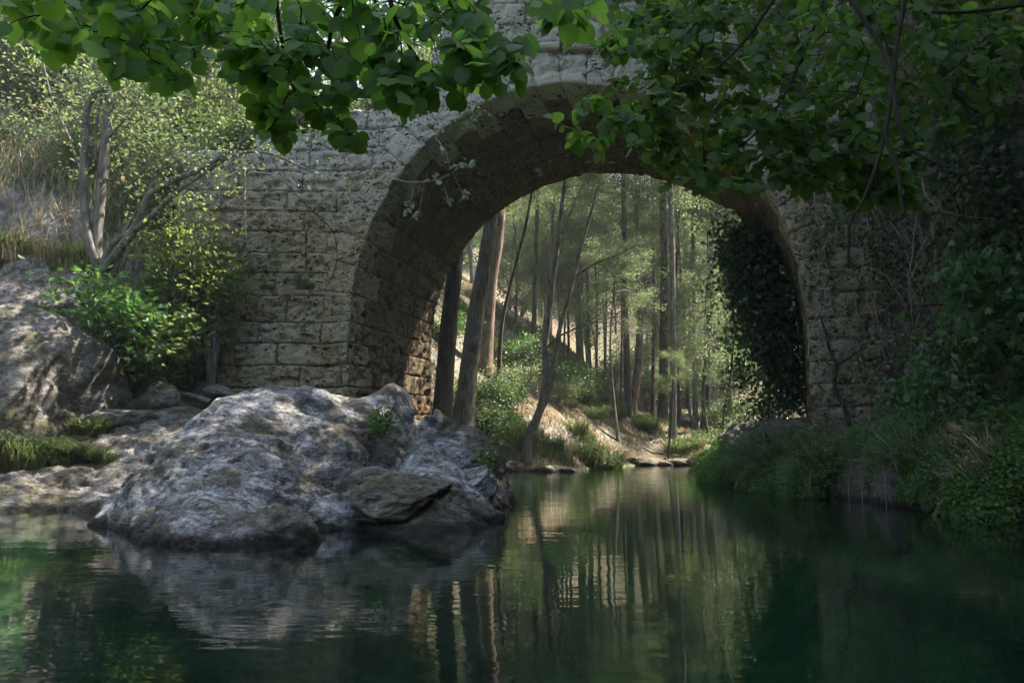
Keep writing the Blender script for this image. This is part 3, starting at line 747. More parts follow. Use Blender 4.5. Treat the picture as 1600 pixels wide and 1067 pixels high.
# shrub prototypes: stems from the ground, leaf clumps around the ends
def make_shrub(name, h, r, nst, nleaf, size, mat, kind, seed, label, cat, group=None, loc=(0, 0, 0), bark='bark', up=.6, down=.3, width=1.0, droop=0.0):
    rs = np.random.RandomState(seed); root = thing(name, loc, label, cat, group); tubes = []; cen = []
    for i in range(nst):
        a = rs.uniform(0, 6.28); rr = r * rs.uniform(.3, 1); hh = h * rs.uniform(.55, 1)
        e = np.array([math.cos(a) * rr, math.sin(a) * rr, hh - droop * rr]); m = np.array([e[0] * .35, e[1] * .35, hh * .6])
        p = smooth_path([(0, 0, -.1), m, e], 8); tubes.append((p, np.linspace(.012 * h + .006, .004, 8)))
        for f in (.45, .6, .75, .9, 1.0):
            q = p[min(7, int(f * 7))]; cen.append(q)
            for _ in range(3):
                e2 = q + rs.normal(size=3) * np.array([.28, .28, .18]) * r * .8; cen.append(e2); tubes.append((np.array([q, (q + e2) / 2 + rs.normal(size=3) * .02, e2]), [.005, .004, .002]))
    cen = np.array(cen)
    link("stem", tube_mesh("stem", tubes, MAT[bark], 5), root)
    pts = clump_points(nleaf, cen, r * .3, rs, .6)
    o = link("foliage", cloud_mesh("foliage", pts, size, MAT[mat], kind=kind, seed=seed, up=up, down=down, width=width), root); tag(o, kind="stuff")
    return root

def place(root, x, y, z, s=1, rz=None, first=False, label=None, sz=None):
    o = root if first else copy_tree(root)
    o.location = (x, y, z); o.rotation_euler = (0, 0, rnd.uniform(0, 6.28) if rz is None else rz); o.scale = (s, s, sz or s)
    if label: o['label'] = label
    return o

# lit bush by the bridge's left end
bl = P(170, 640, 14.6)
make_shrub("maple_bush", 2.7, 1.25, 16, 2600, .14, 'bushd', 'lobed', 101, "leafy green bush with lobed leaves in front of the bank, left of the bridge", "bush", loc=(bl.x, bl.y, zg(bl.x, bl.y)), up=.7)
bl = P(245, 600, 15.1)
make_shrub("sunlit_bush", 1.9, .85, 12, 1500, .12, 'shrub', 'lobed', 102, "yellow green sunlit bush beside the dark gully at the bridge's left foot", "bush", loc=(bl.x, bl.y, zg(bl.x, bl.y)), up=.7)
bl = P(300, 330, 15.9)
for k, (px, py, Yd, h, r, lab) in enumerate(((285, 470, 15.9, 4.3, 1.0, "slender bush with narrow yellow green leaves leaning over the left end of the bridge wall"),
                                             (345, 440, 16.1, 3.7, .65, "small bush with pointed sunlit leaves against the bridge wall"))):
    p = P(px, py, Yd); p.z = zg(p.x, p.y - .2); p.y -= .25; make_shrub("willow_bush", h, r, 16, 2300, .13, 'shrub', 'oval', 110 + k, lab, "bush", loc=tuple(p), up=.6, down=.5, width=.55, droop=.4)
# hillside shrubs on the left, behind the tree
sp = [make_shrub("hill_shrub", 2.0, 1.3, 14, 2600, .10, 'shrub', 'oval', 120, "sunlit light green shrub growing on the steep left hillside", "shrub", "shrubs on the left hillside", width=.8),
      make_shrub("hill_shrub", 1.7, 1.4, 14, 2600, .085, 'tree', 'oval', 121, "sunlit light green shrub growing on the steep left hillside", "shrub", "shrubs on the left hillside", width=.7),
      make_shrub("dry_shrub", 1.1, .9, 26, 900, .16, 'dry', 'needle', 122, "dry straw coloured tangle of stems on the sunlit slope behind the many stemmed tree", "shrub", "dry tangles on the left slope", bark='pale_twig', width=1.2)]
used = [0, 0, 0]
for i in range(74):
    px = rnd.uniform(-60, 430); py = rnd.uniform(-60, 330); Yd = 17.5 + (330 - py) / 390 * 10 + rnd.uniform(-1, 1)
    p = P(px, py, Yd); 
    if p.x > -5.8 and Yd < 22: Yd = 22; p = P(px, py, Yd)
    k = 2 if (py > 215 and px < 200 and rnd.random() < .45) else rnd.choice((0, 1))
    place(sp[k], p.x, p.y, zg(p.x, p.y) - .1, rnd.uniform(.8, 1.5), first=not used[k]); used[k] = 1

for i in range(24):
    u_ = -8.8 + i * .28; p = Wp(np.array(u_), np.array(.5 + 2.6 * rnd.random()), np.array(wall_top(u_) - .25)); place(sp[i % 2], *p, rnd.uniform(.5, .95), label="sunlit light green shrub growing on top of the bridge's falling left shoulder").__setitem__('group', "shrubs on the bridge's left shoulder")
# ------------------------------------------------------------------ trees
def grow(rs, base, dirv, length, rad, levels, tubes, ends, bend=.25, split=(2, 4), up=.15, n=7):
    p = [np.array(base, float)]; d = np.array(dirv, float); d /= np.linalg.norm(d)
    for i in range(n):
        d = d + rs.normal(size=3) * bend * .35 + np.array([0, 0, up * .2]); d /= np.linalg.norm(d); p.append(p[-1] + d * length / n)
    p = np.array(p); tubes.append((p, np.linspace(rad, rad * .45, len(p))))
    if levels <= 0: ends.extend([p[-1], p[-2], p[-4]]); return
    for k in range(rs.randint(*split) + 1):
        i = rs.randint(n // 3, n + 1); a = rs.normal(size=3); a -= a.dot(d) * d; a /= np.linalg.norm(a)
        nd = d * rs.uniform(.4, .9) + a * rs.uniform(.6, 1.0)
        grow(rs, p[i], nd, length * rs.uniform(.45, .7), rad * .45, levels - 1, tubes, ends, bend, split, up, 5)
    ends.append(p[-1])

def crown_proto(seed, R, H, nleaf, size, mat, kind, name_, width=1.0, up=.5, nb=16, droop=0.):
    """branches and foliage of a crown about the origin, z from 0 to H"""
    rs = np.random.RandomState(seed); tubes = []; ends = []
    for i in range(nb):
        z = H * rs.uniform(.02, .85); a = i * 2.4; L = R * (1.05 - .5 * z / H) * rs.uniform(.7, 1.1)
        grow(rs, (0, 0, z), (math.cos(a), math.sin(a), rs.uniform(-.1, .5) - droop), L, .03 * R / 2, 1, tubes, ends, .35, (3, 5), 0.0)
    grow(rs, (0, 0, 0), (0, 0, 1), H, .05 * R / 2, 0, tubes, ends, .1)
    ends = np.array(ends)
    tm = tube_mesh("branches", tubes, MAT['bark'], 4)
    pts = clump_points(nleaf, ends, R * .22, rs, .55)
    lm = cloud_mesh("crown", pts, size, MAT[mat], kind=kind, seed=seed, up=up, down=.4, width=width)
    return tm, lm
CR = [crown_proto(201, 2.6, 6.5, 15000, .085, 'tree', 'kite', 'a', 1.1),
      crown_proto(202, 2.2, 5.5, 13000, .08, 'tree', 'kite', 'b', 1.0),
      crown_proto(203, 2.8, 6.0, 15000, .11, 'pine', 'kite', 'c', .55, .2, 18),
      crown_proto(204, 2.0, 7.5, 13000, .075, 'tree', 'kite', 'd', 1.0, .4, 20, .4),
      crown_proto(205, 2.6, 5.5, 15000, .11, 'pine', 'kite', 'e', .6, .2, 18)]

def tree(path, r0, r1, bark, label, cr, group=None, name="forest_tree", crown_at=None, cscale=1.0, extra=(), sides=9):
    """trunk along a path of world points, with one or more shared crowns"""
    base = Vector(tuple(path[0])); base.z = min(base.z, zg(base.x, base.y)) - .15
    root = thing(name, base, label, "tree", group)
    pp = smooth_path([base] + [q for q in path[1:]], 22); L = np.linspace(0, 1, 22)
    rr = r0 * (1 - L) + r1 * L + r0 * .45 * np.exp(-L * 22)
    tb = [(pp - np.array(base), rr)]
    for e in extra: tb.append((smooth_path([tuple(Vector(tuple(q)) - base) for q in e[0]], 16), np.linspace(e[1], e[2], 16)))
    link("trunk", tube_mesh("trunk", tb, MAT[bark], sides), root)
    for (pt, k, s) in (crown_at or [(path[-1], cr, cscale)]):
        rz = rnd.uniform(0, 6.28); v = Vector(tuple(pt)) - base
        for nm, me in (("branches", CR[k][0]), ("crown", CR[k][1])):
            o = link(nm, me, root, v); o.rotation_euler = (0, 0, rz); o.scale = (s, s, s)
            tag(o, kind="stuff")
    return root
def top(px, py, Y, h):    # a point some metres above a pixel's point
    p = P(px, py, Y); return p + Vector((0, 0, h))

# named trunks in the arch opening
tree([P(688, 645, 22.5), P(700, 520, 22.5), P(712, 395, 22.5), top(722, 300, 22.5, 3)], .29, .2, 'barkd', "thick dark pine trunk standing right behind the big boulder, leaning slightly right", 2, name="pine_tree", crown_at=[(Vector((-1.5, 22.3, 12.5)), 2, 1.4), (Vector((1.4, 21.9, 11.2)), 4, 1.0), (Vector((2.6, 22.6, 11.8)), 2, 1.0)])  # offset crowns added unseen above the arch to shade the left pier
tree([P(720, 622, 24), P(742, 500, 24), P(768, 335, 24), top(785, 250, 24, 3.5)], .32, .17, 'bark', "grey pine trunk leaning right beside the dark pine inside the arch", 4, name="pine_tree", crown_at=[(Vector((-.3, 24, 12.5)), 4, 1.4), (Vector((3.6, 23.6, 12.2)), 2, 1.1)])  # second crown also added, hidden above the arch, for the pier's shade
tree([P(758, 525, 31), P(768, 440, 31), P(780, 360, 31), top(790, 280, 31, 3)], .26, .18, 'barkr', "reddish sunlit pine trunk behind the leaning grey pine", 2, name="pine_tree")
fk = 27.0
tree([P(822, 712, fk), P(826, 680, fk), P(842, 646, fk), P(852, 600, fk), P(852, 540, fk), P(856, 505, fk), P(862, 455, fk), P(870, 395, fk), P(878, 320, fk), P(884, 265, fk + .3)], .17, .06, 'bark',
     "slender tree forking low over the far waterline, crooked at its base", 1, name="forked_tree", crown_at=[(P(884, 300, fk), 3, .55), (P(940, 290, fk), 1, .55)],
     extra=[([P(846, 640, fk), P(860, 606, fk), P(866, 560, fk), P(876, 508, fk), P(890, 460, fk), P(903, 406, fk), P(914, 366, fk), P(925, 327, fk), P(940, 270, fk)], .11, .04),
            ([P(852, 546, fk), P(871, 527, fk - .3), P(898, 514, fk - .6), P(925, 504, fk - .8), P(960, 505, fk - 1)], .05, .015),
            ([P(901, 430, fk), P(930, 412, fk - .5), P(962, 400, fk - .8), P(998, 383, fk - 1.1), P(1050, 375, fk - 1.5)], .045, .012),
            ([P(866, 420, fk), P(885, 350, fk), P(905, 300, fk), P(930, 265, fk)], .03, .012)], sides=8)
for (pts, Yd, r0, r1, bk, lab, k, s) in (
    ([(777, 578), (782, 530), (787, 490), (797, 448), (809, 402), (822, 350), (836, 290)], 29, .09, .045, 'barkd', "thin dark leaning sapling in front of the bright gap", 1, .7),
    ([(833, 540), (835, 470), (838, 390), (840, 300)], 36, .12, .09, 'barkd', "straight dark slim trunk rising from the brow of the slope at the bright gap", 3, 1),
    ([(852, 545), (857, 470), (862, 380), (866, 300)], 38, .12, .08, 'bark', "grey slim trunk close behind the forked tree", 0, 1),
    ([(983, 662), (980, 580), (977, 480), (976, 380), (974, 280)], 39, .20, .13, 'barkd', "dark trunk on the slope beside the path, left of its pair", 0, 1.1),
    ([(986, 640), (996, 580), (1000, 500), (998, 400), (994, 300)], 39.6, .22, .14, 'barkr', "reddish brown trunk merging with its dark neighbour at the path", 1, 1.1),
    ([(970, 640), (971, 560), (972, 470), (972, 400)], 37.5, .06, .04, 'barkd', "very thin dark stem just left of the paired trunks", 1, .6),
    ([(1035, 655), (1037, 560), (1038, 450), (1036, 340), (1034, 260)], 41, .26, .17, 'barkd', "thick dark straight trunk at the head of the path", 4, 1.2),
    ([(1050, 678), (1052, 600), (1051, 500), (1050, 400), (1048, 300)], 37, .19, .13, 'bark', "grey brown trunk in front of the thick dark one on the path", 3, 1.1),
    ([(1019, 650), (1021, 560), (1022, 450), (1021, 350)], 45, .13, .09, 'barkd', "slim trunk behind and left of the thick dark one", 1, 1),
    ([(1086, 662), (1086, 570), (1084, 470), (1083, 360)], 42, .15, .1, 'bark', "slim straight trunk with sunlit edge right of the path", 3, 1),
    ([(1102, 664), (1104, 580), (1109, 470), (1110, 360), (1112, 280)], 42, .25, .17, 'barkd', "broad trunk at the right of the grove before the ivy", 2, 1.2),
    ([(1068, 640), (1069, 560), (1070, 460), (1071, 350)], 52, .2, .13, 'bark', "pale distant trunk between the two slim trunks of the grove", 0, 1.2),
    ([(1121, 690), (1130, 655), (1140, 600), (1146, 540), (1158, 480)], 29, .05, .02, 'barkd', "thin bent sapling leaning right beside the hanging ivy", 1, .35),
    ([(1043, 722), (1045, 700), (1049, 660), (1052, 610)], 34, .05, .03, 'barkd', "thin dark sapling rising from the far waterline", 1, .35),
    ([(907, 560), (906, 520), (905, 470), (905, 380)], 47, .22, .15, 'bark', "pale trunk on the bright brow behind the forked tree", 2, 1.2),
    ([(889, 545), (888, 500), (890, 430), (893, 350)], 44, .08, .06, 'barkd', "thin trunk beside the pale one on the brow", 3, .9),
    ([(945, 590), (946, 520), (948, 440), (950, 350)], 50, .1, .08, 'bark', "thin trunk at the edge of the sunlit clearing", 0, 1)):
    path = [P(a, b, Yd) for a, b in pts]; path[-1] = path[-1] + Vector((0, 0, .5))
    kk = [(path[-1] - Vector((0, 0, 1.5 * s)), k, s)]
    tree(path, r0, r1, bk, lab, k, crown_at=kk, name="slim_tree")
# leafy saplings between the trunks
for i in range(13):
    Yd = rnd.uniform(33, 50); px = rnd.uniform(700, 1180)
    if 760 < px < 850 and Yd < 40: px += 120
    p = P(px, 600, Yd); x, y = p.x, p.y; z = zg(x, y); h = rnd.uniform(4.5, 9); k = rnd.choice((0, 1, 3, 3)); s = rnd.uniform(.7, 1.1)
    tree([Vector((x, y, z)), Vector((x + rnd.uniform(-.5, .5), y, z + h * .5)), Vector((x + rnd.uniform(-.9, .9), y, z + h))], .07, .03, 'bark', "young leafy tree between the trunks of the grove", k, group="young trees of the grove", crown_at=[(Vector((x, y, z + h * .55)), k, s)], name="young_tree")
for i, (x, y) in enumerate(((9.5, 29), (18, 34))):  # high crowns added out of view to shade the far slope
    z = zg(x, y); z = max(z, .2); ca = [(Vector((x, y, z + 11 + (i % 3))), i % 2 * 3, 1.5), (Vector((x - 1.5, y - .5, z + 14)), 1, 1.5)]
    tree([Vector((x, y, z)), Vector((x + .2, y, z + 8)), Vector((x - .3, y, z + 16))], .2, .1, 'barkd', "tall tree added to shade the far slope, leafy only high above the arch opening", 0, group="added shade trees of the grove", crown_at=ca, name="slope_shade_tree")
# more trees further back and on the slopes
i = 0
while i < 34:
    Yd = rnd.uniform(46, 95); x = rnd.uniform(-.42, .42) * Yd * .75 + .12 * Yd; y = Yd
    if abs(x - .118 * y) < 1.6 and y < 75 or abs(x - (-.01) * y) < 1.2 and y < 60: i += .2; continue
    z = zg(x, y); h = rnd.uniform(7, 12); lx, ly = rnd.uniform(-.8, .8), rnd.uniform(-.5, .5); k = rnd.choice((0, 0, 1, 2, 3, 4))
    s = rnd.uniform(1.1, 1.7)
    ca = [(Vector((x + lx, y, z + h * .62)), k, s)]
    if rnd.random() < .6: ca.append((Vector((x + lx * .5, y, z + h * .25)), rnd.choice((0, 1, 3)), s * .7))
    tree([Vector((x, y, z)), Vector((x + lx * .5, y + ly * .5, z + h * .5)), Vector((x + lx, y + ly, z + h))], rnd.uniform(.13, .28), .1, rnd.choice(('bark', 'barkd', 'bark', 'barkr')),
         "tall thin tree of the sunlit wood far behind the arch", k, group="distant trees behind the arch", crown_at=ca)
    i += 1
for i in range(14):
    px, py, Yd = rnd.uniform(-40, 420), rnd.uniform(60, 260), rnd.uniform(19, 27); p = P(px, py, Yd); z = zg(p.x, p.y); h = rnd.uniform(4, 7)
    if p.x > -6 and Yd < 22.5: continue
    tree([Vector((p.x, p.y, z)), Vector((p.x + rnd.uniform(-.4, .6), p.y, z + h * .5)), Vector((p.x + rnd.uniform(-.6, 1.0), p.y, z + h))], rnd.uniform(.05, .10), .03, rnd.choice(('bark', 'barkd')), "slender tree among the shrubs of the left hillside", 1, group="slender trees on the left hillside", crown_at=[(Vector((p.x, p.y, z + h * .5)), rnd.choice((0, 1, 3)), rnd.uniform(.6, .9))], name="slender_tree")
for i in range(14):
    Yd = rnd.uniform(40, 60); px = rnd.uniform(870, 1185); p = P(px, 600, Yd); x, y = p.x, p.y; z = zg(x, y)
    tree([Vector((x, y, z)), Vector((x + rnd.uniform(-.3, .3), y, z + 6)), Vector((x + rnd.uniform(-.7, .7), y, z + 13))], rnd.uniform(.07, .16), .06, 'barkd', "thin dark straight trunk in the depth of the grove", 1, group="thin trunks in the depth of the grove", crown_at=[(Vector((x, y, z + 11)), rnd.choice((1, 2, 4)), .6)], name="thin_tree")
# trees over the left slope behind the bridge and on the cliff above the right bank
for (x, y, h, s, k, lab) in ((-7, 29, 9, 1.5, 0, "leafy tree on the left slope just behind the bridge"), (-3.8, 33, 8, 1.3, 2, "pine on the left slope behind the leaning pines"),
                             (-12, 24, 7, 1.5, 0, "light green tree high on the left hillside above the many stemmed tree"), (-16, 20, 6, 1.6, 1, "light green tree at the upper left corner of the hillside"), (-9.5, 27, 8, 1.5, 3, "tree behind the bridge's hidden left parapet"),
                             (-19, 27, 9, 1.8, 0, "large tree at the top of the left hillside"), (-7.5, 31, 11, 2.2, 0, "broad leafy tree filling the gap above the bridge's left shoulder"), (-4.3, 35, 14, 2.2, 3, "tall leafy tree behind the left haunch of the arch"), (-11.5, 30, 9, 2.2, 1, "broad leafy tree behind the many stemmed tree's right limbs")):
    z = zg(x, y); tree([Vector((x, y, z)), Vector((x + .3, y, z + h * .5)), Vector((x - .1, y, z + h))], .2, .08, 'bark', lab, k, crown_at=[(Vector((x, y, z + h * .35)), k, s)], name="hill_tree")
for (x, y, h, s, k, lab) in ((12.2, 16, 9, 1.9, 0, "dense tree on the cliff top beside the bridge's right end"), (12.5, 11, 9, 2.0, 1, "dense tree added for shade on the cliff top above the creepers"), (13, 6, 9, 2.0, 0, "dense tree added for shade on the cliff top over the right bank"),
                             (11.5, 20.5, 8, 1.7, 3, "tree on the right bank behind the bridge"), (14, 26, 9, 1.8, 0, "tree beyond the bridge on the right bank"), (14.5, 1, 9, 2.0, 1, "dense unseen tree added for shade on the cliff top beside the photographer"), (17, 7, 11, 2.2, 0, "tall spreading tree added for shade further back on the right cliff")):
    z = zg(x, y); tree([Vector((x, y, z)), Vector((x - .8, y, z + h * .5)), Vector((x - 1.8, y, z + h))], .25, .1, 'barkd', lab, k, crown_at=[(Vector((x - 1.6, y, z + h * .3)), k, s), (Vector((x - 2.8, y - 1, z + h * .15)), k, s * .8)], name="cliff_shade_tree")  # cliff top crowns added mostly out of view to shade rock and river

for i in range(16):
    a = math.pi * (1.05 + .9 * i / 15); x, y = 24 * math.cos(a), 3 + 27 * math.sin(a) * (1 + .15 * (i % 3)); z = zg(x, y)
    if z < .3: continue
    tree([Vector((x, y, z)), Vector((x, y, z + 5)), Vector((x * .97, y, z + 10))], .25, .1, 'barkd', "tree of the river wood behind the photographer", 0, group="river wood behind the photographer", crown_at=[(Vector((x, y, z + 1.5)), i % 2, 2.0), (Vector((x, y, z + 6)), (i + 1) % 2, 1.8)], name="river_tree")
# the many stemmed tree on the left bank
B = P(158, 415, 15.3); B.z = P(158, 415, 15.3).z
root = thing("multi_stem_tree", B, "grey many stemmed tree on the left bank with limbs leaning over the bridge wall", "tree")
def rel(L): return [tuple(Vector(tuple(q)) - B) for q in L]
Y0 = 15.3
stems = [([P(158, 425, Y0), P(150, 385, Y0), P(158, 300, Y0), P(165, 220, Y0), P(172, 140, Y0), P(180, 40, Y0), P(186, -60, Y0)], .12, .07),
         ([P(158, 425, Y0), P(140, 380, Y0 - .1), P(131, 300, Y0 - .1), P(133, 210, Y0 - .1), P(140, 160, Y0 - .1), P(175, 130, Y0), P(205, 90, Y0)], .10, .05),
         ([P(160, 425, Y0), P(180, 400, Y0 - .2), P(215, 350, Y0 - .3), P(235, 305, Y0 - .4), P(270, 283, Y0 - .5), P(320, 262, Y0 - .6), P(370, 228, Y0 - .7), P(410, 190, Y0 - .8)], .11, .03),
         ([P(160, 425, Y0), P(172, 385, Y0 - .1), P(225, 348, Y0 - .4), P(270, 305, Y0 - .5), P(310, 277, Y0 - .6), P(365, 243, Y0 - .7), P(420, 240, Y0 - .8), P(490, 270, Y0 - .8)], .07, .015),
         ([P(135, 300, Y0), P(110, 220, Y0 + .2), P(80, 150, Y0 + .3), P(60, 60, Y0 + .4)], .03, .012),
         ([P(148, 250, Y0), P(152, 190, Y0), P(166, 120, Y0), P(190, 60, Y0)], .035, .015),
         ([P(178, 390, Y0 - .1), P(220, 320, Y0 - .2), P(250, 270, Y0 - .2), P(300, 240, Y0 - .3), P(350, 215, Y0 - .4)], .025, .01),
         ([P(165, 220, Y0), P(200, 180, Y0 - .2), P(235, 120, Y0 - .3)], .03, .01)]
for q, a, b in stems: link("stem", tube_mesh("stem", [(smooth_path(rel(q), 26), np.linspace(a, b, 26))], MAT['bark'], 8), root)
rs = np.random.RandomState(5); cen = []
for q, a, b in stems:
    p = smooth_path(rel(q), 30)
    for s in p[12:]:
        for _ in range(2): cen.append(s + rs.normal(size=3) * np.array([.5, .5, .35]))
cen = np.array(cen); tw = [(np.array([cc_, cc_ + rs.normal(size=3) * .25]), .006) for cc_ in cen[::2]]
tag(link("twigs", tube_mesh("twigs", tw, MAT['twig'], 4), root), kind="stuff")
tag(link("foliage", cloud_mesh("foliage", clump_points(3000, cen, .35, rs, .3), .085, MAT['tree'], kind='oval', seed=9, up=.75, width=.9), root), kind="stuff")

# ------------------------------------------------------------------ near boughs hanging into the top of the picture
LVm = []
for k in range(4):
    V, F = leaf_shape('round'); V = V.copy(); r = random.Random(k)
    V[:, 0] *= r.uniform(.98, 1.12); V[:, 2] += r.uniform(-.1, .12) * V[:, 0] + r.uniform(-.15, .05) * V[:, 1] ** 2
    uv = np.stack([V[:, 0] + .5, V[:, 1]], -1)
    LVm.append([mesh_np("leaf", V, F, MAT[m], uv=uv) for m in ('near', 'near2')])
ROUND_V, ROUND_F = leaf_shape('round')

def bough(name, label, skel, polys, nclust, perc, size, mi, seed, cap=300, normal=(0, -.75, .62), spread=.5, trad=.012, depth=None):
    """skel: world polylines; polys: list of (pixel polygon, Ymin, Ymax, weight) that say where the sprays hang"""
    rs = np.random.RandomState(seed); base = Vector(tuple(skel[0][0])); root = thing(name, base, label, "branch")
    b0 = np.array(base); tubes = []; nodes = []
    for L in skel:
        p = smooth_path(L, 14); tubes.append((p - b0, np.linspace(trad, trad * .45, len(p)))); nodes += list(p)
    nodes = np.array(nodes)
    def inside(poly, x, y):
        c_ = False; j = len(poly) - 1
        for i in range(len(poly)):
            xi, yi = poly[i]; xj, yj = poly[j]
            if (yi > y) != (yj > y) and x < (xj - xi) * (y - yi) / (yj - yi + 1e-9) + xi: c_ = not c_
            j = i
        return c_
    wts = np.array([q[3] for q in polys], float); wts /= wts.sum(); targets = []
    while len(targets) < nclust:
        poly, ya, yb, _ = polys[rs.choice(len(polys), p=wts)]; xs = [q[0] for q in poly]; ys = [q[1] for q in poly]
        x, y = rs.uniform(min(xs), max(xs)), rs.uniform(min(ys), max(ys))
        if inside(poly, x, y): targets.append(np.array(P(x, y, rs.uniform(ya, yb))))
    targets = np.array(targets); leaves = []
    todo = list(range(len(targets)))
    D = np.linalg.norm(targets[:, None] - nodes[None], axis=2).min(1)
    for ti in np.argsort(D):
        tp = targets[ti]; dd = np.linalg.norm(nodes - tp, axis=1) + .6 * np.maximum(0, tp[2] - nodes[:, 2]); j = int(np.argmin(dd)); s = nodes[j]
        L = np.linalg.norm(tp - s); mid = (s + tp) / 2 + np.array([0, 0, .10 * L]) + rs.normal(size=3) * .04 * L
        nseg = 8; p = smooth_path([s, mid, tp], nseg); tubes.append((p - b0, np.linspace(min(trad * .3, .004 + L * .002), .0016, nseg))); nodes = np.vstack([nodes, p[2:]])
        tgd = (tp - s) / (L + 1e-6); side = np.cross(tgd, [0, 0, 1.]); side /= np.linalg.norm(side) + 1e-6
        for m in range(perc):
            f = 1 - (m / perc) * min(1, .32 / max(L, .05)); q = s + (tp - s) * f if L > .05 else tp
            kx = min(nseg - 1, max(0, f * (nseg - 1))); k0 = int(kx); k1 = min(nseg - 1, k0 + 1); q = p[k0] * (1 - (kx - k0)) + p[k1] * (kx - k0)
            sg = 1 if m % 2 else -1
            al = side * sg * rs.uniform(.5, 1.1) + tgd * rs.uniform(.2, .9) + np.array([0, 0, -rs.uniform(.0, .7)]) + rs.normal(size=3) * .25
            if m == 0: al = tgd + np.array([0, 0, -.4]) + rs.normal(size=3) * .2
            al /= np.linalg.norm(al); pe = q + al * size * rs.uniform(.2, .35)
            tubes.append((np.array([q, pe]) - b0, [.0014, .0009]))
            nr = np.array(normal) + rs.normal(size=3) * spread; nr -= nr.dot(al) * al; nr /= np.linalg.norm(nr) + 1e-6
            leaves.append((pe, al, nr, size * rs.uniform(.65, 1.2)))
    link("twigs", tube_mesh("twigs", tubes, MAT['twig'], 5), root)
    # those that show largest are single leaves, the rest one mesh
    leaves.sort(key=lambda q: -(q[3] / max(q[0][1], .3)) * (1 if P_in(q[0]) else .01))
    for pe, al, nr, s in leaves[:cap]:
        ac = np.cross(al, nr)
        m = Matrix((( *(ac * s), 0), (*(al * s), 0), (*(nr * s), 0), (0, 0, 0, 1))).transposed()
        m.translation = Vector(tuple(pe)) - base
        o = bpy.data.objects.new("leaf", LVm[rs.randint(4)][mi]); COL.objects.link(o); o.parent = root; o.matrix_local = m
    rest = leaves[cap:]
    if rest:
        pe = np.array([q[0] for q in rest]) - b0; al = np.array([q[1] for q in rest]); nr = np.array([q[2] for q in rest]); ac = np.cross(al, nr); s = np.array([q[3] for q in rest])
        V = pe[:, None] + s[:, None, None] * (ROUND_V[None, :, 0:1] * ac[:, None] + ROUND_V[None, :, 1:2] * al[:, None] + ROUND_V[None, :, 2:3] * nr[:, None])
        F = ROUND_F[None] + (np.arange(len(rest)) * len(ROUND_V))[:, None, None]
        uv = np.tile(np.stack([ROUND_V[:, 0] + .5, ROUND_V[:, 1]], -1), (len(rest), 1))
        o = link("leaves", mesh_np("leaves", V.reshape(-1, 3), F.reshape(-1, 3), MAT[('near', 'near2')[mi]], uv=uv, tint=np.repeat(rs.rand(len(rest)), len(ROUND_V))), root); tag(o, kind="stuff")
    return root
def P_in(p):
    dy = p[1] * math.cos(TH) + (p[2] - CAM_H) * math.sin(TH); dz = -p[1] * math.sin(TH) + (p[2] - CAM_H) * math.cos(TH)
    x = 800 + FPX * p[0] / dy; y = 533.5 - FPX * dz / dy
    return -20 < x < 1620 and -20 < y < 1090

bough("hazel_bough", "leafy branch with large round leaves across the top left corner", [[P(-150, -120, 2.6), P(60, -60, 2.6), P(200, 20, 2.7)], [P(60, -60, 2.6), P(330, -60, 2.8)]],
      [([(0, -30), (330, -30), (330, 60), (270, 140), (180, 120), (120, 60), (60, 85), (0, 50)], 2.2, 3.0, 1)], 125, 4, 0.066, 0, 1)
bough("hazel_bough", "branch of large round leaves hanging over the bridge's left wall, from the top edge", [[P(420, -120, 2.7), P(430, -20, 2.75), P(440, 60, 2.8), P(462, 150, 2.8)], [P(430, -20, 2.7), P(355, 60, 2.8), P(372, 120, 2.8)]],
      [([(290, -30), (560, -30), (560, 60), (545, 205), (500, 190), (455, 215), (400, 190), (370, 120), (290, 50)], 2.4, 3.1, 1), ([(395, 150), (440, 150), (450, 215), (400, 190)], 2.5, 2.7, .08), ([(500, 180), (545, 170), (560, 215), (540, 245)], 2.6, 2.9, .08)], 150, 4, 0.064, 0, 2)
bough("hazel_bough", "branch of large round leaves hanging before the left haunch of the arch", [[P(600, -130, 2.7), P(610, 0, 2.7), P(632, 60, 2.75), P(672, 120, 2.8)], [P(560, -40, 2.7), P(520, 40, 2.7), P(510, 120, 2.8)]],
      [([(520, -30), (760, -30), (770, 60), (815, 60), (800, 100), (760, 110), (735, 165), (690, 120), (640, 175), (570, 160), (540, 60)], 2.4, 3.1, 1), ([(700, 60), (830, 60), (830, 110), (760, 140)], 2.4, 2.8, .12)], 155, 4, 0.064, 0, 3)
bough("hazel_bough", "short spray of bright round leaves hanging in the middle of the top edge", [[P(860, -120, 3.0), P(880, -20, 3.0), P(890, 20, 3.1)]],
      [([(830, -10), (930, -20), (940, 40), (890, 50), (850, 40)], 2.8, 3.4, 1)], 8, 5, 0.1, 0, 4)
bough("lime_bough", "spray of light green leaves reaching left across the dark arch soffit", [[P(1250, -60, 4.6), P(1150, 80, 4.5), P(1050, 150, 4.3), P(960, 195, 4.2)]],
      [([(850, 195), (930, 150), (1010, 120), (1090, 140), (1080, 230), (1000, 240), (930, 245), (880, 225)], 4.0, 4.6, 1), ([(930, 60), (1100, 20), (1100, 150), (960, 130)], 4.2, 4.8, 1)], 110, 6, 0.064, 1, 5)
bough("lime_bough", "dark mass of leaves filling the top edge right of the arch crown", [[P(1150, -150, 5.2), P(1130, -20, 5.1), P(1110, 80, 5.0), P(1100, 160, 5.0)]],
      [([(940, -40), (1250, -40), (1260, 180), (1200, 220), (1100, 200), (1000, 110), (950, 60)], 4.4, 5.8, 1)], 264, 6, 0.069, 1, 6)
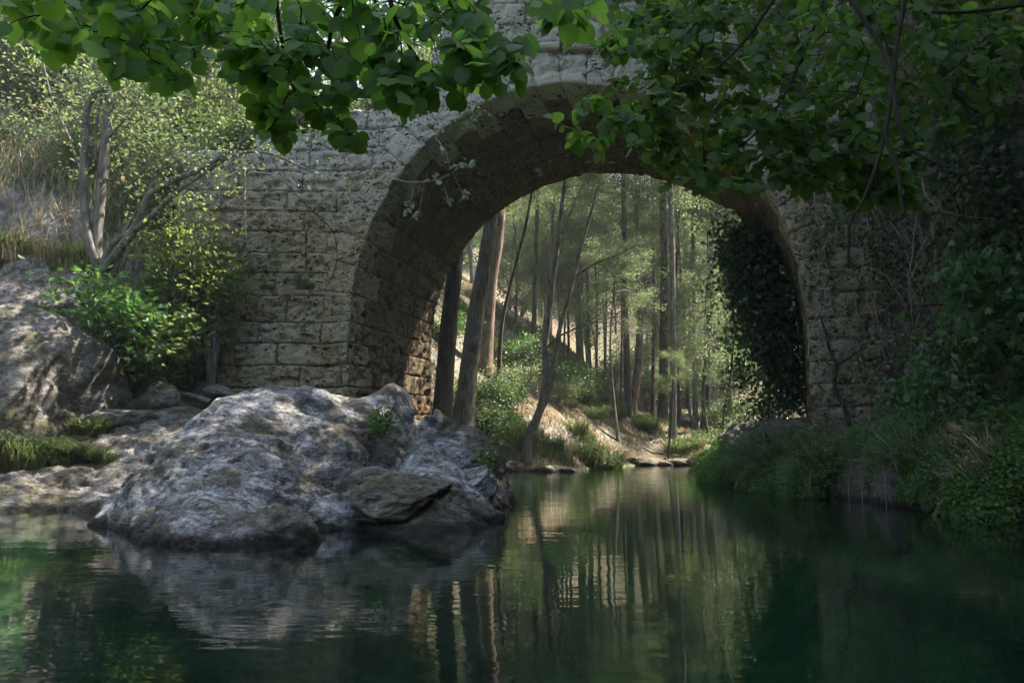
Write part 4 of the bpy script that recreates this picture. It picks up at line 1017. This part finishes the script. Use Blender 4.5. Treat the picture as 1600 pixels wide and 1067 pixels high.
bough("lime_bough", "low drooping spray of leaves in front of the arch's right haunch", [[P(1300, -40, 5.0), P(1250, 100, 4.8), P(1190, 200, 4.6), P(1100, 265, 4.4)]],
      [([(1010, 215), (1100, 180), (1260, 170), (1300, 230), (1270, 290), (1150, 290), (1090, 300), (1040, 290), (1015, 250)], 4.2, 5.0, 1), ([(1200, 160), (1330, 160), (1400, 280), (1330, 320), (1240, 290)], 4.3, 5.2, .9)], 214, 6, 0.067, 1, 7)
DB = [[P(1700, -10, 4.2), P(1600, 8, 4.3), P(1500, 20, 4.4), P(1440, 14, 4.5), P(1405, -20, 4.6)], [P(1420, -30, 3.7), P(1402, 60, 3.7), P(1394, 140, 3.7), P(1378, 230, 3.7), P(1350, 310, 3.7), P(1328, 350, 3.7), P(1326, 420, 3.7)],
      [P(1396, 140, 3.7), P(1405, 200, 3.65), P(1432, 240, 3.65), P(1485, 262, 3.6)], [P(1382, 210, 3.7), P(1402, 270, 3.65), P(1410, 330, 3.6)], [P(1330, 0, 3.9), P(1380, 80, 3.8), P(1396, 120, 3.7)]]
bough("lime_bough", "leafy branch with a long black leafless twig hanging down before the rock face", DB,
      [([(1240, -40), (1500, -40), (1470, 120), (1450, 200), (1440, 270), (1380, 310), (1310, 290), (1250, 180)], 4.2, 5.6, 1), ([(1330, 200), (1450, 200), (1430, 320), (1320, 320)], 4.3, 4.9, .35)], 280, 6, 0.067, 1, 8, trad=.015)
bough("lime_bough", "dark leaves filling the top right corner", [[P(1750, -120, 5.0), P(1620, -20, 5.0), P(1540, 60, 5.1), P(1480, 120, 5.2)]],
      [([(1440, -40), (1640, -40), (1640, 100), (1560, 180), (1470, 220), (1440, 100)], 4.4, 6.0, 1)], 198, 6, 0.067, 1, 9)

# crowns added overhead, outside the frame, to shade river and rocks; first two bear the boughs
def overhead(name, label, base, ctr, R, n, seed, hollow=0):
    rs = np.random.RandomState(seed); root = thing(name, base, label, "tree")
    tb = [(smooth_path([(0, 0, -.3), (np.array(ctr) - np.array(base)) * np.array([.35, .35, .6]), np.array(ctr) - np.array(base)], 14), np.linspace(.3, .12, 14))]; ends = []
    for i in range(10):
        a = i * .63; grow(rs, np.array(ctr) - np.array(base), (math.cos(a), math.sin(a), rs.uniform(-.15, .3)), R * .9, .08, 1, tb, ends, .3, (4, 6), 0)
    link("trunk", tube_mesh("trunk", tb, MAT['barkd'], 7), root)
    pts = clump_points(n, np.array(ends), R * .38, rs, .35)
    pts = pts[np.array([not P_in(q + np.array(base)) for q in pts])] if n else pts
    tag(link("crown", cloud_mesh("crown", pts, .12, MAT['near2'], kind='oval', seed=seed, up=.8, width=1.3), root), kind="stuff")
overhead("lime_tree", "large lime tree on the right bank bearing the near boughs, its unseen crown added for shade", (9.6, 5.5, 1.5), (4.6, 5.2, 7.4), 4.4, 3200, 31)
overhead("hazel_tree", "spreading tree overhanging the river from the left bank near the camera", (-12.5, 1.5, 1.2), (-7.5, -2.5, 7.2), 3.6, 4000, 32)
overhead("shade_tree", "unseen tall tree added over the river to shade the big boulder", (11.2, 10, 8), (5.5, 8.5, 13.5), 5.0, 6500, 33)
overhead("left_shade_tree", "unseen tall tree added high across the river to shade the left boulder and ledge", (11.2, 13.5, 8), (-1.0, 14.6, 14.2), 4.2, 5200, 34)  # put in to keep the sun off the left boulder and ledge

# ------------------------------------------------------------------ ivy, ferns, grass
def mass(name, label, cat, pts, size, mat, kind, seed, stems=None, base=None, up=.3, down=.6, width=1, bark='twig', group=None):
    pts = np.asarray(pts); b = np.array(base) if base is not None else pts.mean(0)
    root = thing(name, tuple(b), label, cat, group)
    if stems: link("stem", tube_mesh("stem", [(p - b, r) for p, r in stems], MAT[bark], 5), root)
    tag(link("foliage", cloud_mesh("foliage", pts - b, size, MAT[mat], kind=kind, seed=seed, up=up, down=down, width=width), root), kind="stuff")
    return root
def px_mass(rs, poly, Ya, Yb, ncl, per, rad, flat=1.0):
    xs = [q[0] for q in poly]; ys = [q[1] for q in poly]; C_ = []
    def inside(x, y):
        c_ = False; j = len(poly) - 1
        for i in range(len(poly)):
            xi, yi = poly[i]; xj, yj = poly[j]
            if (yi > y) != (yj > y) and x < (xj - xi) * (y - yi) / (yj - yi + 1e-9) + xi: c_ = not c_
            j = i
        return c_
    while len(C_) < ncl:
        x, y = rs.uniform(min(xs), max(xs)), rs.uniform(min(ys), max(ys))
        if inside(x, y): C_.append(np.array(P(x, y, rs.uniform(Ya, Yb))))
    C_ = np.array(C_); return C_, np.repeat(C_, per, 0) + rs.normal(size=(ncl * per, 3)) * rad * np.array([1, 1, flat])
rs = np.random.RandomState(50)
C_, pts = px_mass(rs, [(1130, 360), (1165, 345), (1215, 400), (1245, 500), (1250, 625), (1232, 640), (1205, 590), (1172, 520), (1140, 440)], 18.6, 20.6, 400, 26, .20)
st = [(smooth_path([P(1215, 330, 20.4), P(1200, 420, 19.8), P(1225, 540, 19.4), P(1215 + 8 * i, 630, 19.4)], 12) + rs.normal(size=3) * .1, .02) for i in range(4)]
mass("ivy_curtain", "thick dark ivy hanging inside the right side of the arch", "ivy", pts, .12, 'ivy', 'lobed', 51, st, P(1210, 400, 20.0))
C_, pts = px_mass(rs, [(1095, 400), (1170, 340), (1200, 400), (1190, 560), (1150, 590), (1110, 500)], 19.6, 21.0, 60, 12, .14)
mass("ivy_fringe", "loose green edge of the hanging ivy catching the light against the wood", "ivy", pts, .11, 'bushd', 'lobed', 53, [(smooth_path([c_ + np.array([.5, 0, .35]), c_ + np.array([.2, 0, .2]), c_], 5), .007) for c_ in C_[:40]])
C_, pts = px_mass(rs, [(1150, 560), (1190, 590), (1235, 640), (1225, 690), (1190, 670), (1160, 620)], 19.8, 21.2, 50, 14, .16)
mass("ivy_tail", "loose twiggy end of the ivy hanging over the grey shelf", "ivy", pts, .10, 'ivy', 'oval', 52, [(smooth_path([c_ + np.array([0, 0, .5]), c_, c_ + rs.normal(size=3) * .25], 5), .008) for c_ in C_[:30]])
# creepers and shrubs on the rock face
for k, (poly, Ya, Yb, ncl, per, rad, size, mat, kind, lab) in enumerate((
    ([(1440, 180), (1600, 120), (1640, 330), (1560, 420), (1480, 380)], 11.6, 13.0, 130, 20, .18, .11, 'ivy', 'lobed', "dark ivy cascading down the upper right rock face"),
    ([(1360, 330), (1430, 310), (1450, 440), (1400, 480), (1360, 430)], 14.4, 15.2, 40, 16, .18, .09, 'ivy', 'oval', "patch of grey green creeper in the hollow of the rock face"),
    ([(1500, 400), (1640, 380), (1640, 560), (1540, 560), (1490, 480)], 11.0, 12.2, 90, 18, .2, .14, 'bushd', 'lobed', "green shrub with lobed leaves at the right edge halfway up the rock"),
    ([(1430, 520), (1600, 540), (1640, 700), (1500, 690), (1420, 620)], 11.6, 13.0, 90, 18, .2, .12, 'bushd', 'oval', "bluish green shrub leaning from the foot of the rock face"),
    ([(1380, 600), (1460, 600), (1470, 680), (1380, 680)], 13.5, 14.5, 40, 16, .18, .10, 'bushd', 'oval', "small shrub rooted where rock face and fern bank meet"),
    ([(1260, 300), (1330, 290), (1350, 380), (1280, 400)], 15.9, 16.3, 22, 14, .16, .09, 'bushd', 'oval', "thin grey green creeper on the masonry beside the arch's right haunch"),
    ([(1310, 520), (1400, 500), (1400, 590), (1330, 600)], 15.8, 16.2, 12, 12, .14, .09, 'pale', 'oval', "pale thin leaved creeper low on the masonry right of the arch"))):
    C_, pts = px_mass(rs, poly, Ya, Yb, ncl, per, rad); a0 = np.array([C_[:, 0].mean(), C_[:, 1].max() + .3, C_[:, 2].max() + .4])
    st = [(smooth_path([a0 + (c_ - a0) * .02 + rs.normal(size=3) * .1, (a0 + c_) / 2 + rs.normal(size=3) * .15, c_], 7), .009) for c_ in C_[::3]]
    mass("creeper", lab, "creeper", pts, size, mat, kind, 60 + k, st)
# hanging vines
def vine(label, pts, r, bark='twig', name="hanging_vine", r2=None, side=()):
    b = np.array(pts[0]); tb = [(smooth_path(pts, 20) - b, np.linspace(r, r2 or r * .5, 20))]
    for q in side: tb.append((smooth_path(q, 10) - b, np.linspace(r * .6, r * .25, 10)))
    tag(link(name, tube_mesh(name, tb, MAT[bark], 6), loc=tuple(b)), label, "vine")
vine("crooked dark woody vine rising from the ferns against the masonry", [P(1328, 665, 14.8), P(1318, 635, 15), P(1304, 600, 15.1), P(1308, 570, 15.2), P(1298, 552, 15.3), P(1290, 520, 15.5), P(1282, 495, 15.8)], .045, side=[[P(1304, 572, 15.1), P(1325, 560, 15), P(1345, 545, 15)]])
vine("thin dark vine hanging down the bridge's left wall in a long curve", [P(426, 247, 15.9), P(450, 290, 15.9), P(494, 335, 15.9), P(520, 362, 15.9), P(527, 400, 15.9), P(520, 430, 15.9), P(508, 452, 15.9)], .014, side=[[P(445, 250, 15.9), P(465, 290, 15.9), P(480, 330, 15.9), P(466, 330, 15.9)], [P(494, 335, 15.9), P(530, 310, 15.8), P(545, 285, 15.8)], [P(494, 335, 15.9), P(540, 355, 15.8), P(580, 350, 15.8)]])
vine("pale dry stem hanging against the left wall near the bush", [P(382, 262, 15.8), P(383, 300, 15.8), P(384, 372, 15.8)], .013, 'pale_twig')
vine("pale dry stem arching across the masonry right of the arch", [P(1262, 560, 15.6), P(1270, 510, 15.6), P(1285, 480, 15.6), P(1300, 478, 15.6), P(1330, 500, 15.6)], .012, 'pale_twig')
vine("long pale stem curving over the creepers on the rock face", [P(1440, 280, 11.8), P(1450, 310, 11.8), P(1490, 335, 11.8), P(1555, 342, 11.8)], .012, 'pale_twig')
vine("pale stem hanging in front of the hollow of the rock face", [P(1450, 300, 12.2), P(1432, 340, 12.2), P(1425, 400, 12.2), P(1420, 430, 12.2)], .010, 'pale_twig')
vine("pale stem hanging from the lime leaves before the right haunch", [P(1272, 295, 14.5), P(1276, 330, 14.5), P(1300, 372, 14.5)], .010, 'pale_twig')
vine("twisting bare stem running across the lower rock face", [P(1440, 478, 12.3), P(1480, 476, 12.3), P(1530, 485, 12.0), P(1560, 510, 12.0)], .012)
rs = np.random.RandomState(91)
for i in range(16):
    px, py = rs.uniform(1265, 1560), rs.uniform(270, 520); Yd = np.interp(px, [1250, 1400, 1560], [16.1, 14.6, 12.3]); L = rs.uniform(60, 190); q = [P(px + rs.normal() * 6 + k * rs.uniform(-8, 8), py + L * k / 4, Yd) for k in range(5)]
    vine("thin dry stem trailing down the masonry and rock right of the arch", q, rs.uniform(.005, .011), ('pale_twig', 'twig')[i % 2]); bpy.context.scene.collection.objects[-1]['group'] = "dry stems trailing right of the arch"
for k, (poly, Ya, Yb, ncl, per, mt, lab) in enumerate((([(1255, 330), (1400, 300), (1410, 470), (1270, 520)], 15.4, 16.1, 46, 9, 'bushd', "sparse grey green creeper spread over the wall beside the arch ring"), ([(1260, 520), (1420, 480), (1430, 640), (1280, 650)], 14.8, 15.8, 36, 9, 'tree', "sparse creeper low on the wall round the crooked vine"),
        ([(1400, 380), (1520, 360), (1520, 540), (1420, 540)], 12.8, 13.8, 60, 9, 'ivy', "thin dark creeper over the middle of the rock face"))):
    C_, pts = px_mass(rs, poly, Ya, Yb, ncl, per, .13)
    mass("wall_creeper", lab, "creeper", pts, .075, mt, 'oval', 95 + k, [(smooth_path([c_ + np.array([rs.normal() * .2, .05, .5]), c_ + rs.normal(size=3) * .06, c_ - [0, 0, .1]], 6), .005) for c_ in C_], bark='pale_twig')
# pale sprigs before the dark soffit
rs = np.random.RandomState(77)
for lab, pts_, ends in (("pale leaved climber twig reaching right across the dark soffit", [P(600, 270, 15.9), P(632, 284, 15.8), P(680, 282, 15.7), P(715, 265, 15.7)], [(640, 325), (655, 335), (700, 312), (725, 308), (728, 256), (680, 283), (710, 258)]),
                        ("short pale leaved climber twig above it at the arch's edge", [P(680, 215, 15.9), P(695, 235, 15.8), P(704, 262, 15.7)], [(700, 228), (735, 258), (720, 190), (690, 205), (740, 180)]),
                        ("light green sprig tipped with narrow leaves at the upper left of the arch", [P(700, 190, 15.9), P(730, 180, 15.8), P(748, 172, 15.7)], [(725, 175), (745, 168), (752, 178), (738, 190)])):
    b = np.array(pts_[0]); tb = [(smooth_path(pts_, 12) - b, np.linspace(.012, .005, 12))]; mp = smooth_path(pts_, 12); LP = []
    for e in ends:
        ep = np.array(P(e[0], e[1], 15.7)); s = mp[np.argmin(np.linalg.norm(mp - ep, axis=1))]; tb.append((smooth_path([s, (s + ep) / 2 + np.array([0, 0, .05]), ep], 5) - b, .005))
        LP += [ep - b + rs.normal(size=3) * .06 for _ in range(6)]
    root = thing("climber_sprig", tuple(b), lab, "climber"); link("twigs", tube_mesh("twigs", tb, MAT['pale_twig'], 5), root)
    V, F, uv, t_ = leaf_cloud(np.array(LP), .15, 'oval', 5, up=.5, width=.8)
    LM = mesh_np("leaves", V, F, MAT['pale'], smooth=False, uv=uv, tint=t_); tag(link("leaves", LM, root), kind="stuff")

# ferns: fronds with pinnae
def fern_mesh(seed, nf=16, L=.55, mat='fern', droop=1.0):
    rs = np.random.RandomState(seed); VV = []; FF = []; o = 0; T = []
    for i in range(nf):
        a = rs.uniform(0, 6.28); l = L * rs.uniform(.6, 1.1); el = rs.uniform(.1, .9)
        p = [np.zeros(3)]; d = np.array([math.cos(a) * math.cos(el), math.sin(a) * math.cos(el), math.sin(el)])
        for k in range(9): p.append(p[-1] + d * l / 9); d = d + np.array([0, 0, -.26 * droop]); d /= np.linalg.norm(d)
        p = np.array(p)
        for k in range(1, 10):
            t_ = p[k] - p[k-1]; t_ /= np.linalg.norm(t_); sd = np.cross(t_, [0, 0, 1.]); sd /= np.linalg.norm(sd) + 1e-6
            wl = l * .24 * math.sin(math.pi * min(1, .12 + k / 10.5))
            for s in (-1, 1):
                for m in range(5):
                    e = p[k] + sd * s * wl * (.25 + .2 * m) + t_ * wl * .25 * m + np.array([0, 0, -wl * .12 * m * droop]) + rs.normal(size=3) * wl * .10
                    r_ = l * rs.uniform(.022, .034); a1 = rs.normal(size=3) * .5 + t_; a1 /= np.linalg.norm(a1); n1_ = np.array([0, -.5, .8]) + rs.normal(size=3) * .5; b1_ = np.cross(a1, n1_); b1_ /= np.linalg.norm(b1_)
                    VV += [e - a1 * r_, e + b1_ * r_, e + a1 * r_ * 1.1, e - b1_ * r_]; FF.append([o, o + 1, o + 2, o + 3]); o += 4; T += [(i / nf + rs.rand() * .3) % 1] * 4
    return mesh_np("fern", np.array(VV), np.array(FF), MAT[mat], smooth=False, tint=np.array(T), uv=np.zeros((len(VV), 2)))
FM = [fern_mesh(300 + k, 26, .62, droop=1.15) for k in range(5)]
rs = np.random.RandomState(88)
for i in range(190):
    f = rs.uniform(0, 1) ** .9; k = f * (len(rb) - 2.2); a = int(k); fr = k - a
    x = rb[a][0] * (1 - fr) + rb[a + 1][0] * fr; y = rb[a][1] * (1 - fr) + rb[a + 1][1] * fr
    h = rs.uniform(0, 1) ** 1.3; x += h * 1.0 - .16; z = .38 + .80 * h ** .8 + rs.uniform(-.12, .12)
    if vn(np.array([[x * 1.5, y * 1.1, 3.]]))[0] < .24: continue
    if 17.2 < y < 21.5 and h > .32 and rs.rand() < .93: continue
    o = link("fern", FM[i % 5]); s = rs.uniform(.6, 1.45) * (1.15 if y < 17 else 1)
    o.location = (x, y, z); o.rotation_euler = (rs.uniform(-.2, .2), -.5 + rs.uniform(-.3, .2), rs.uniform(-.6, .6)); o.scale = (s, s, s)
    zone = 0 if y > 17.5 else 1 if y > 12.5 else 2
    tag(o, ("bright green fern at the far end of the right bank, round the pale grey rock", "bright green fern drooping over the water below the bridge's right pier", "dark green fern drooping over the water below the rock face at the right edge")[zone], "fern",
        ("ferns round the pale rock", "ferns below the right pier", "ferns below the rock face")[zone])
for k, (px, py, Yd, s_, mt, kd) in enumerate(((1480, 700, 12.2, .45, 'bushd', 'lobed'), (1560, 730, 11.2, .5, 'ivy', 'lobed'), (1590, 660, 11.2, .5, 'bushd', 'oval'), (1400, 690, 13.6, .35, 'shrub', 'oval'), (1300, 690, 15.5, .3, 'tree', 'oval'), (1530, 775, 10.9, .35, 'bushd', 'oval'), (1220, 690, 18, .25, 'tree', 'oval'))):
    C_ = np.array(P(px, py, Yd)); r2_ = np.random.RandomState(700 + k)
    mass("bank_herb", ("bushy lobed leaved herb above the ferns at the foot of the rock face", "dark ivy clump at the right edge above the water", "leafy clump at the right edge below the lobed shrub", "yellowish green herb above the ferns near the pier", "small herb at the foot of the twisted vine", "clump of narrow leaves touching the water at the right edge", "small herb on the grey shelf beside the ivy tail")[k], "herb",
         C_ + r2_.normal(size=(520, 3)) * s_ * np.array([.6, .5, .5]), .1, mt, kd, 700 + k, [(smooth_path([C_ + [.1, .2, -.4], C_, C_ + r2_.normal(size=3) * s_ * .6], 6), .008) for _ in range(6)])
for i in range(9):
    y = rs.uniform(9.5, 15); k = int(np.argmin([abs(b[1] - y) for b in rb])); x = rb[k][0] - .1
    p0_ = np.array([x, y, .7]); tb = (smooth_path([p0_, p0_ + np.array([-.15, -.1, -.2]), p0_ + np.array([-.2, -.15, -.45]), p0_ + np.array([-.18, -.1, -.8])], 8) - p0_, .006)
    tag(link("hanging_root", tube_mesh("hanging_root", [tb], MAT['pale_twig'], 4), loc=tuple(p0_)), "thin pale root hanging from the fern bank into the water", "root", "roots hanging from the right bank")

# grass
def grass_mesh(name, n, h, r, mat, seed, bend=.85, width=.008):
    rs = np.random.RandomState(seed); VV = []; FF = []; o = 0; T = []
    for i in range(n):
        a = rs.uniform(0, 6.28); rr = r * math.sqrt(rs.rand()) * .6; b0 = np.array([math.cos(a) * rr, math.sin(a) * rr, -.03]); a2 = a + rs.normal() * .8
        out = np.array([math.cos(a2), math.sin(a2), 0]); hh = h * rs.uniform(.5, 1.1); hh *= .5 + .8 * vn(np.array([[b0[0] * 5, b0[1] * 5, seed]]))[0]; lean = rs.uniform(.15, 1.3) * bend; sd = np.array([-out[1], out[0], 0]) * width * rs.uniform(.7, 1.4)
        p = [b0, b0 + out * hh * lean * .2 + [0, 0, hh * .45], b0 + out * hh * lean * .6 + [0, 0, hh * .78], b0 + out * hh * lean * 1.15 + [0, 0, hh * (.9 - .35 * lean)]]
        VV += [p[0] - sd, p[0] + sd, p[1] - sd, p[1] + sd, p[2] - sd * .7, p[2] + sd * .7, p[3]]; FF += [[o, o+1, o+3], [o, o+3, o+2], [o+2, o+3, o+5], [o+2, o+5, o+4], [o+4, o+5, o+6]]; o += 7; T += [rs.rand()] * 7
    return mesh_np(name, np.array(VV), np.array(FF), MAT[mat], smooth=False, tint=np.array(T), uv=np.zeros((len(VV), 2)))
GM = [grass_mesh("grass_tuft", 420, .5, .55, 'grass', 400 + k) for k in range(3)]
GD = [grass_mesh("dry_tuft", 260, .5, .6, 'dry', 410 + k, .7) for k in range(2)]
def tuft(me, px, py, Yd, s, lab, group=None, sz=None):
    p = P(px, py, Yd); o = link("grass_tuft", me); o.location = (p.x, p.y, max(zg(p.x, p.y), p.z - .42) if p.y < 14.5 else zg(p.x, p.y)); o.scale = (s, s, sz or s); o.rotation_euler = (0, 0, rnd.uniform(0, 6.28)); tag(o, lab, "grass tuft", group); return o
for px, py in ((20, 715), (70, 705), (-20, 700), (45, 690), (100, 695), (5, 680)):
    tuft(GM[rnd.randrange(3)], px, py, 12.6 + rnd.uniform(-.2, .5), rnd.uniform(.7, 1.2), "thick green grass tuft in front of the left boulder", "grass tufts before the left boulder")
for i in range(12):
    px = -30 + i * 17; p = P(px, 345, 16.1 + rnd.uniform(-.15, .3)); o = link("grass_tuft", (GM[i % 3], GD[i % 2])[i % 2], loc=(p.x, p.y, 4.75 + rnd.uniform(-.2, .1))); q_ = rnd.uniform(.9, 1.5); o.scale = (q_, q_, q_ * 1.1); tag(o, "tuft of mixed grass on the upper edge of the left rock bank", "grass tuft", "tufts on the edge of the left rock bank")
for i in range(9):
    p = P(rnd.uniform(-10, 170), rnd.uniform(690, 730), 12.7 + rnd.uniform(-.3, .5)); o = link("grass_tuft", GM[i % 3], loc=(p.x, p.y, p.z - .12)); q_ = rnd.uniform(.25, .5); o.scale = (q_, q_, q_); tag(o, "tiny grass tuft rooted in a crack of the low left ledge", "grass tuft", "tiny tufts on the low left ledge")
tuft(GM[1], 143, 668, 13.6, .9, "small round mossy grass cushion at the right foot of the left boulder", sz=.7)
tuft(GM[2], 940, 722, 30.2, 2.3, "big bright green grass tuft overhanging the far waterline", sz=2.2); tuft(GM[0], 915, 722, 29.8, 1.9, "grass tuft just left of the biggest one at the far waterline")
for px, py, Yd in ((795, 716, 27.5), (775, 712, 26.5), (815, 714, 28), (865, 700, 28.5), (745, 680, 25), (900, 680, 31), (890, 640, 34), (930, 650, 35), (960, 668, 37), (760, 690, 25.5), (910, 625, 36), (940, 630, 38), (1060, 712, 35), (1080, 705, 36), (1010, 690, 38)):
    tuft(GM[rnd.randrange(3)], px, py, Yd, rnd.uniform(1.0, 1.8), "green grass tuft on the far bank beside the path", "grass tufts on the far bank")
GB = [grass_mesh("bank_grass", 150, .8, .3, 'grass', 430 + k, 1.6, .006) for k in range(2)]
rs = np.random.RandomState(97)
for i in range(15):
    f = rs.uniform(.3, .95); k = f * (len(rb) - 2.2); a = int(k); fr = k - a; x = rb[a][0] * (1 - fr) + rb[a + 1][0] * fr; y = rb[a][1] * (1 - fr) + rb[a + 1][1] * fr; h = rs.uniform(0, .6)
    o = link("bank_grass", (GB[i % 2], GD[0])[1 if i % 9 == 0 else 0], loc=(x + h - .1, y, .45 + h * .8)); s_ = rs.uniform(.6, 1.1); o.scale = (s_, s_, s_); o.rotation_euler = (0, -.7, rs.uniform(-.5, .5)); tag(o, "long bladed grass drooping between the ferns of the right bank", "grass tuft", "drooping grass on the right bank")
# ground grass on the far slope and hillside
def zg_arr(x, y):
    i = np.clip(np.searchsorted(gx, x) - 1, 0, nx - 2); j = np.clip(np.searchsorted(gy, y) - 1, 0, ny - 2)
    a = np.clip((x - gx[i]) / (gx[i+1] - gx[i]), 0, 1); b = np.clip((y - gy[j]) / (gy[j+1] - gy[j]), 0, 1)
    return (ZG[i, j] * (1-a) + ZG[i+1, j] * a) * (1-b) + (ZG[i, j+1] * (1-a) + ZG[i+1, j+1] * a) * b
def scatter_grass(name, label, n, xr, yr, mat, seed, h=.25, cond=None):
    rs = np.random.RandomState(seed); x = rs.uniform(*xr, n * 4); y = rs.uniform(*yr, n * 4); z = zg_arr(x, y)
    ok = z > .08
    if cond: ok &= cond(x, y)
    x, y, z = x[ok][:n], y[ok][:n], z[ok][:n]; n = len(x)
    a = rs.uniform(0, 6.28, n); w_ = .012 + .0006 * y; d = np.stack([np.cos(a) * w_, np.sin(a) * w_, 0 * a], -1)
    t_ = np.stack([rs.normal(size=n) * .3, rs.normal(size=n) * .3, np.ones(n)], -1) * (h * rs.uniform(.5, 1.4, n))[:, None]
    b0 = np.stack([x, y, z - .02], -1); VV = np.stack([b0 - d, b0 + d, b0 + t_], 1).reshape(-1, 3)
    F = np.arange(n * 3).reshape(-1, 3)
    tag(link(name, mesh_np(name, VV, F, MAT[mat], smooth=False, tint=np.repeat(rs.rand(n), 3), uv=np.zeros((n * 3, 2)))), label, "grass", kind="stuff")
nf = lambda sc, th, off=0: (lambda x, y: vn(np.stack([x * sc + off, y * sc, off + 0 * x], -1)) > th)
scatter_grass("slope_grass", "patchy green grass on the far bank and slope", 42000, (-5, 12), (23, 48), 'grass', 1, .28, nf(.6, .5))
scatter_grass("dry_slope_grass", "dry pale grass on the slope and left bank", 12000, (-5, 12), (23, 48), 'dry', 2, .2, nf(.6, .55, 9))
scatter_grass("hill_grass", "mixed dry grass on the steep left hillside", 12000, (-22, -7), (15.6, 30), 'dry', 3, .4, nf(.5, .4, 4))
scatter_grass("hill_herbs", "green herbs on the steep left hillside", 26000, (-22, -6.5), (15.6, 30), 'grass', 4, .4, nf(.5, .45, 7))
# understorey bushes on the far slope
us = [make_shrub("undergrowth_shrub", 1.5, 1.1, 12, 2200, .075, 'bushd', 'oval', 500, "dark low shrub in the undergrowth of the far slope", "shrub", "undergrowth shrubs beyond the arch"),
      make_shrub("undergrowth_shrub", 1.2, 1.2, 12, 2000, .065, 'tree', 'oval', 501, "dark low shrub in the undergrowth of the far slope", "shrub", "undergrowth shrubs beyond the arch")]
ul = [(752, 610, 26), (765, 585, 28), (740, 575, 27), (812, 600, 31), (780, 620, 28), (735, 590, 25.5), (820, 570, 33), (870, 610, 33), (895, 600, 35), (1140, 650, 34), (1160, 660, 33), (1180, 650, 31), (1200, 640, 33), (1150, 625, 38), (1125, 645, 41), (1185, 620, 36), (1010, 630, 48), (960, 590, 50), (1060, 640, 52), (1150, 600, 44), (700, 560, 30), (1215, 620, 35)]
for i, (px, py, Yd) in enumerate(ul):
    p = P(px, py, Yd); place(us[i % 2], p.x, p.y, zg(p.x, p.y) - .05, rnd.uniform(.9, 1.5) * (1 + max(0, Yd - 35) / 60), first=i < 2)
i = 0
for _ in range(40):
    y = rnd.uniform(50, 100); x = rnd.uniform(-.25, .42) * y
    place(us[rnd.randrange(2)], x, y, zg(x, y) - .1, rnd.uniform(2, 3.6), label="light green bush on the distant wooded hillside").__setitem__('group', "bushes on the distant hillside")
# small plants on the rocks
for k, (px, py, Yd, s, lab) in enumerate(((598, 655, 11.4, .22, "small green plant growing in a crack of the big boulder"), (752, 725, 12.3, .26, "green fern like plant above the wedge rock at the boulder's right end"))):
    C_ = np.array(P(px, py, Yd)); rs = np.random.RandomState(600 + k); mass("rock_plant", lab, "plant", C_ + rs.normal(size=(260, 3)) * s * np.array([.6, .5, .9]) * .6, .06, 'fern', 'oval', 600 + k, [(np.array([C_, C_ + np.array([0, -.1, .15])]), .006)])
for k in range(7):
    rs = np.random.RandomState(640 + k); px = 318 + k * 24 + rs.uniform(-16, 16); C_ = np.array(P(px, 452 + rs.uniform(-3, 8), 16.3))
    o = link("wall_tuft", GD[k % 2] if k % 2 else GM[k % 3], loc=tuple(C_)); q_ = rs.uniform(.25, .6); o.scale = (q_ * 1.3, q_ * .5, q_ * .8); tag(o, "small tuft of grass rooted in the ledge of the bridge's left wall", "grass tuft", "tufts on the bridge ledge")
# roots across the path
rs = np.random.RandomState(9)
for k in range(12):
    px, py = rs.uniform(985, 1095), rs.uniform(668, 705); Yd = 34 + (705 - py) / 37 * 8; p = P(px, py, Yd); L = rs.uniform(.8, 2.0); a = rs.uniform(-.5, .5)
    q = [(p.x + t_ * L * math.cos(a), p.y + t_ * L * math.sin(a) + rs.normal() * .1) for t_ in np.linspace(0, 1, 5)]
    q = [(x, y, zg(x, y) + .02) for x, y in q]; b = np.array(q[0])
    tag(link("tree_root", tube_mesh("tree_root", [(smooth_path(q, 12) - b, np.linspace(.07, .03, 12))], MAT['bark'], 6), loc=tuple(b)), "bare root crossing the trodden path", "root", "roots across the path")

# ------------------------------------------------------------------ damp woodland air
k = M("woodland_air"); k.t.links.new(k.n("VolumePrincipled", {"Color": (.9, .95, .95, 1), "Density": HAZE}).outputs[0], k.out.inputs[1])
x0, x1, y0, y1, z0, z1 = -125, 125, -60, 200, -6, 95
Vh = np.array([(x0,y0,z1),(x1,y0,z1),(x1,y1,z1),(x0,y1,z1),(x0,y0,z0),(x1,y0,z0),(x1,y1,z0),(x0,y1,z0)], float)
tag(link("haze", mesh_np("haze", Vh, Fw, k.m, smooth=False)), "thin pale air that softens the wood beyond the arch", kind="stuff")
